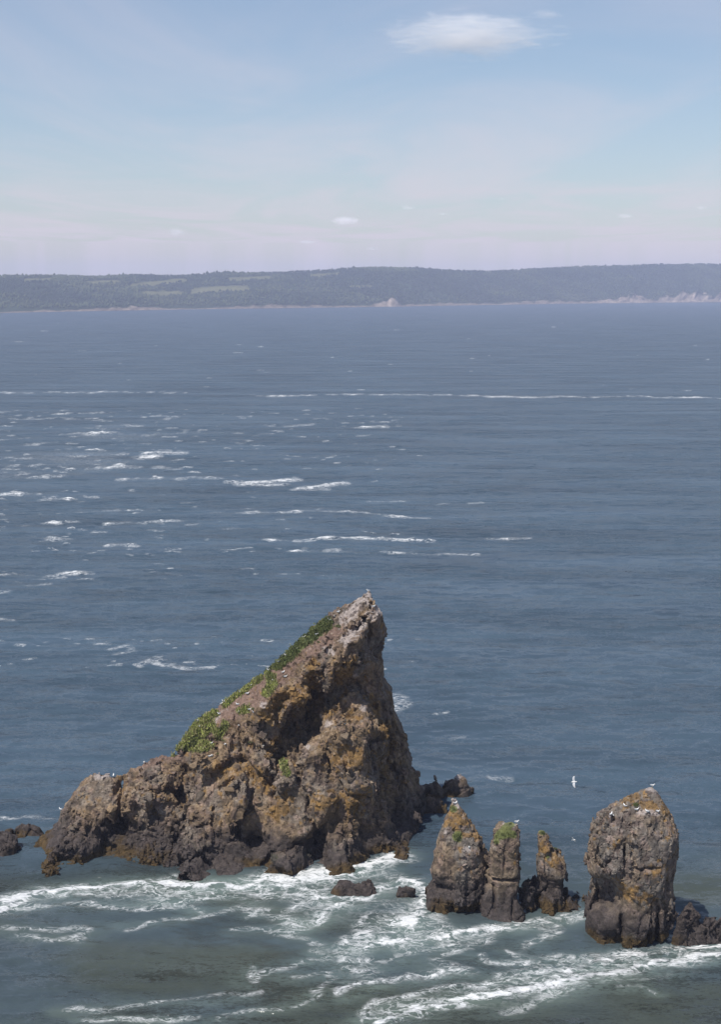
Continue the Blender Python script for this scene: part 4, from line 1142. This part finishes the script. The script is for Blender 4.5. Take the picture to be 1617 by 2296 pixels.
def c2(x, y): return (0.3463 * x / 1.0303, (1700 + 0.3463 * y) / 1.0303)
put_gull('big', *c1(1270, 52), 'gull standing on the very tip of the summit', True, heading=0.4)
put_gull('big', *c1(1302, 150), 'gull on the ledge just right of and below the summit point', True)
RIDGEG = [(1082, 178), (1060, 198), (1030, 228), (867, 335), (768, 420), (711, 487), (648, 540), (535, 628), (475, 675), (368, 733), (354, 742), (340, 812), (210, 855)]
for k, (x, y) in enumerate(RIDGEG):
    put_gull('big', *c1(x, y + 6), ORD[k] + ' gull below the summit along the skyline edge of the grassy ridge', k % 3 != 1)
SLOPEG = [(947, 320), (825, 400), (757, 450), (737, 548), (752, 582), (680, 600), (515, 687), (455, 747), (460, 795), (530, 787), (555, 803), (463, 885), (218, 883), (288, 990), (378, 1003), (280, 1070), (295, 1074), (322, 1138)]
for k, (x, y) in enumerate(sorted(SLOPEG, key=lambda q: q[1])):
    put_gull('big', *c1(x, y + 5), ORD[k] + ' gull from the top on the bare red slope below the ridge edge', k % 2 == 0)
for (x, y, lab) in [(610, 1015, 'lone gull on the rock face under the dark hollow'), (1125, 873, 'lone gull on the grey ledge in the middle of the cliff face')]:
    put_gull('big', *c1(x, y), lab, False)
for (x, y, lab) in [(403, 498, 'gull standing at the low left shoulder of the big stack'), (755, 272, 'gull in the notch at the top of the left shoulder'), (960, 190, 'gull on the low ridge right of the left notch')]:
    put_gull('big', *c2(x, y), lab, True)
put_gull('spireD', *cp(1270, 160), 'gull standing on the peak of the broad block stack', True, 'gulls on the broad block stack', 2.6)
for k, (x, y) in enumerate([(1060, 315), (1075, 328), (1132, 272), (1190, 298), (1245, 300), (1298, 307)]):
    put_gull('spireD', *cp(x, y), ORD[k] + ' gull from the left on the sloping cap of the broad block stack', k % 2 == 1, 'gulls on the broad block stack')
put_gull('spireB', *cp(580, 346), 'gull standing on the flat top of the middle spire', True, 'gulls on the narrow spires', 2.8)
put_gull('spireA', *cp(340, 483), 'gull sitting on the right face of the tall pointed spire', False, 'gulls on the narrow spires')
put_gull('spireA', *cp(268, 258), 'gull near the whitened tip of the tall pointed spire', False, 'gulls on the narrow spires')

def flying_mesh():
    bm = bmesh.new()
    loft(bm, [(0.36, 0, 0.07, 0.008), (0.26, 0, 0.05, 0.025), (0.14, 0, 0.075, 0.06), (0.0, 0, 0.095, 0.085), (-0.14, 0, 0.08, 0.08), (-0.22, 0.015, 0.055, 0.058), (-0.27, 0.02, 0.05, 0.05), (-0.31, 0.015, 0.025, 0.025)], 0)
    loft(bm, [(-0.305, 0.015, 0.014, 0.014), (-0.36, 0.008, 0.005, 0.005)], 3)
    prof = [(0.05, -0.14, 0.12, 0.02, 1), (0.30, -0.20, 0.06, 0.075, 1), (0.48, -0.16, 0.06, 0.085, 1), (0.66, -0.02, 0.12, 0.06, 1), (0.72, 0.06, 0.14, 0.045, 2), (0.78, 0.17, 0.19, 0.03, 2)]
    for s in (-1, 1):
        prev = None
        for (y, xa, xb, z, m) in prof:
            q = [bm.verts.new((xa, s * y, z + 0.012)), bm.verts.new((xb, s * y, z + 0.006)), bm.verts.new((xb, s * y, z - 0.004)), bm.verts.new((xa, s * y, z - 0.012))]
            if prev:
                for k in range(4):
                    f = bm.faces.new((prev[k], prev[(k + 1) % 4], q[(k + 1) % 4], q[k])); f.material_index = m if m == 2 else (4 if k == 0 else 0)
            prev = q
        f = bm.faces.new(prev); f.material_index = 2
    bmesh.ops.recalc_face_normals(bm, faces=bm.faces)
    me = bpy.data.meshes.new('gull_flying'); bm.to_mesh(me); bm.free()
    for m in (M_WHITE, M_GREY, M_BLACK, M_BEAK, plain('gull_pale_wing', (0.55, 0.56, 0.57))): me.materials.append(m)
    return me
GFLY = flying_mesh()
for (u, v, y, rot, sc_, lab) in [(1288, 1753, 150, (math.radians(72), math.radians(0), math.radians(8)), 0.95, 'white gull banking on spread wings over the water left of the broad block stack'),
                                (*cp(870, 440), 158, (math.radians(50), 0.3, math.radians(150)), 0.7, 'small gull gliding low over the water between thin spire and block stack'),
                                (837, 1195, 330, (math.radians(10), 0.2, math.radians(80)), 1.1, 'distant gull flying over the tide rip beyond the big stack')]:
    o = link('gull', GFLY); o.location = at_y(u, v, y); o.rotation_euler = rot; o.scale = (sc_,) * 3
    tag(o, lab, 'gull')

# ------------------------------------------------------------------ clouds and haze
def cloud_material(name, dens, seed, thr, scale, col=(1, 1, 1)):
    m = bpy.data.materials.new(name); m.use_nodes = True
    nt = m.node_tree; nt.nodes.clear()
    out = nt.nodes.new('ShaderNodeOutputMaterial')
    pv = nt.nodes.new('ShaderNodeVolumePrincipled')
    pv.inputs['Color'].default_value = (*col, 1); pv.inputs['Anisotropy'].default_value = -0.2
    tc = nt.nodes.new('ShaderNodeTexCoord')
    ln = N_(nt, 'ShaderNodeVectorMath', operation='LENGTH'); nt.links.new(tc.outputs['Object'], ln.inputs[0])
    mpn = nt.nodes.new('ShaderNodeMapping'); mpn.inputs['Location'].default_value = (seed, seed * 0.7, seed * 1.3); mpn.inputs['Scale'].default_value = scale
    nt.links.new(tc.outputs['Object'], mpn.inputs['Vector'])
    n = noise_node(nt, 1.0, 7, 0.62, 0.6, mpn.outputs[0])
    e = math_node(nt, 'SUBTRACT', math_node(nt, 'ADD', n.outputs['Fac'], maprange(nt, ln.outputs['Value'], 0.1, 1.0, 0.32, -0.5)), thr)
    d = math_node(nt, 'MULTIPLY', math_node(nt, 'MAXIMUM', e, 0.0), dens)
    nt.links.new(d, pv.inputs['Density'])
    nt.links.new(pv.outputs[0], out.inputs['Volume'])
    return m
def cloud(u, v, wpx, hpx, dist, mat, label, depth=1.0):
    me = bpy.data.meshes.new('cloud'); bm = bmesh.new()
    bmesh.ops.create_icosphere(bm, subdivisions=3, radius=1.0); bm.to_mesh(me); bm.free()
    o = link('cloud', me, mat)
    p = at_y(u, v, dist)
    o.location = p
    k = dist / FPX * 1.0
    o.scale = (wpx / 2 * k, wpx / 2 * k * depth, hpx / 2 * k)
    tag(o, label, 'cloud', 'small clouds over the far shore' if dist > 12000 else None)
    return o
CM1 = cloud_material('cloud_big', 0.030, 4.6, 0.49, (5.0, 3.4, 7.0))
CM2 = cloud_material('cloud_small', 0.03, 8.1, 0.45, (1.8, 1.8, 1.4))
CM3 = cloud_material('cloud_faint', 0.012, 5.7, 0.36, (1.6, 1.6, 1.3))
cloud(1055, 80, 760, 210, 8600, CM1, 'large ragged white cloud high in the blue sky', 0.28)
cloud(1225, 33, 130, 40, 8600, CM3, 'wisp of cloud off the right end of the large cloud', 0.5)
cloud(772, 494, 130, 40, 24000, CM2, 'small puffy white cloud low over the middle of the far shore', 0.6)
for (u, v, w_, h_, lab) in [(914, 466, 62, 20, 'faint grey cloud just right of the puffy white one'), (394, 521, 76, 38, 'faint grey cloud low on the left'), (1402, 485, 70, 22, 'faint grey cloud low on the right'), (1572, 466, 48, 20, 'faint grey cloud at the right edge'), (688, 543, 80, 16, 'flat faint cloud below the puffy white one'), (834, 558, 56, 14, 'faintest flat cloud close above the middle hill'), (993, 480, 44, 12, 'tiny sliver of cloud right of the puffy white one'), (1125, 446, 26, 12, 'tiny dot of cloud, highest of the small ones')]:
    cloud(u, v, w_, h_, 24000, CM3, lab, 0.6)

hz_me = bpy.data.meshes.new('haze'); bm = bmesh.new()
bmesh.ops.create_cube(bm, size=1.0); bm.to_mesh(hz_me); bm.free()
hm = bpy.data.materials.new('haze'); hm.use_nodes = True
nt = hm.node_tree; nt.nodes.clear()
ho = nt.nodes.new('ShaderNodeOutputMaterial'); hv = nt.nodes.new('ShaderNodeVolumePrincipled')
hv.inputs['Color'].default_value = (0.71, 0.76, 1.0, 1); hv.inputs['Density'].default_value = 0.000090; hv.inputs['Anisotropy'].default_value = 0.0
nt.links.new(hv.outputs[0], ho.inputs['Volume'])
haze = link('haze', hz_me, hm)
HX, HY0, HY1, HZ0, HZ1 = 12000, -1500, 11000, -6.0, 240.0
haze.scale = (HX * 2, HY1 - HY0, HZ1 - HZ0)
haze.location = (0, (HY0 + HY1) / 2, (HZ0 + HZ1) / 2)
tag(haze, 'pale blue sea haze in the air', 'haze', kind='stuff')
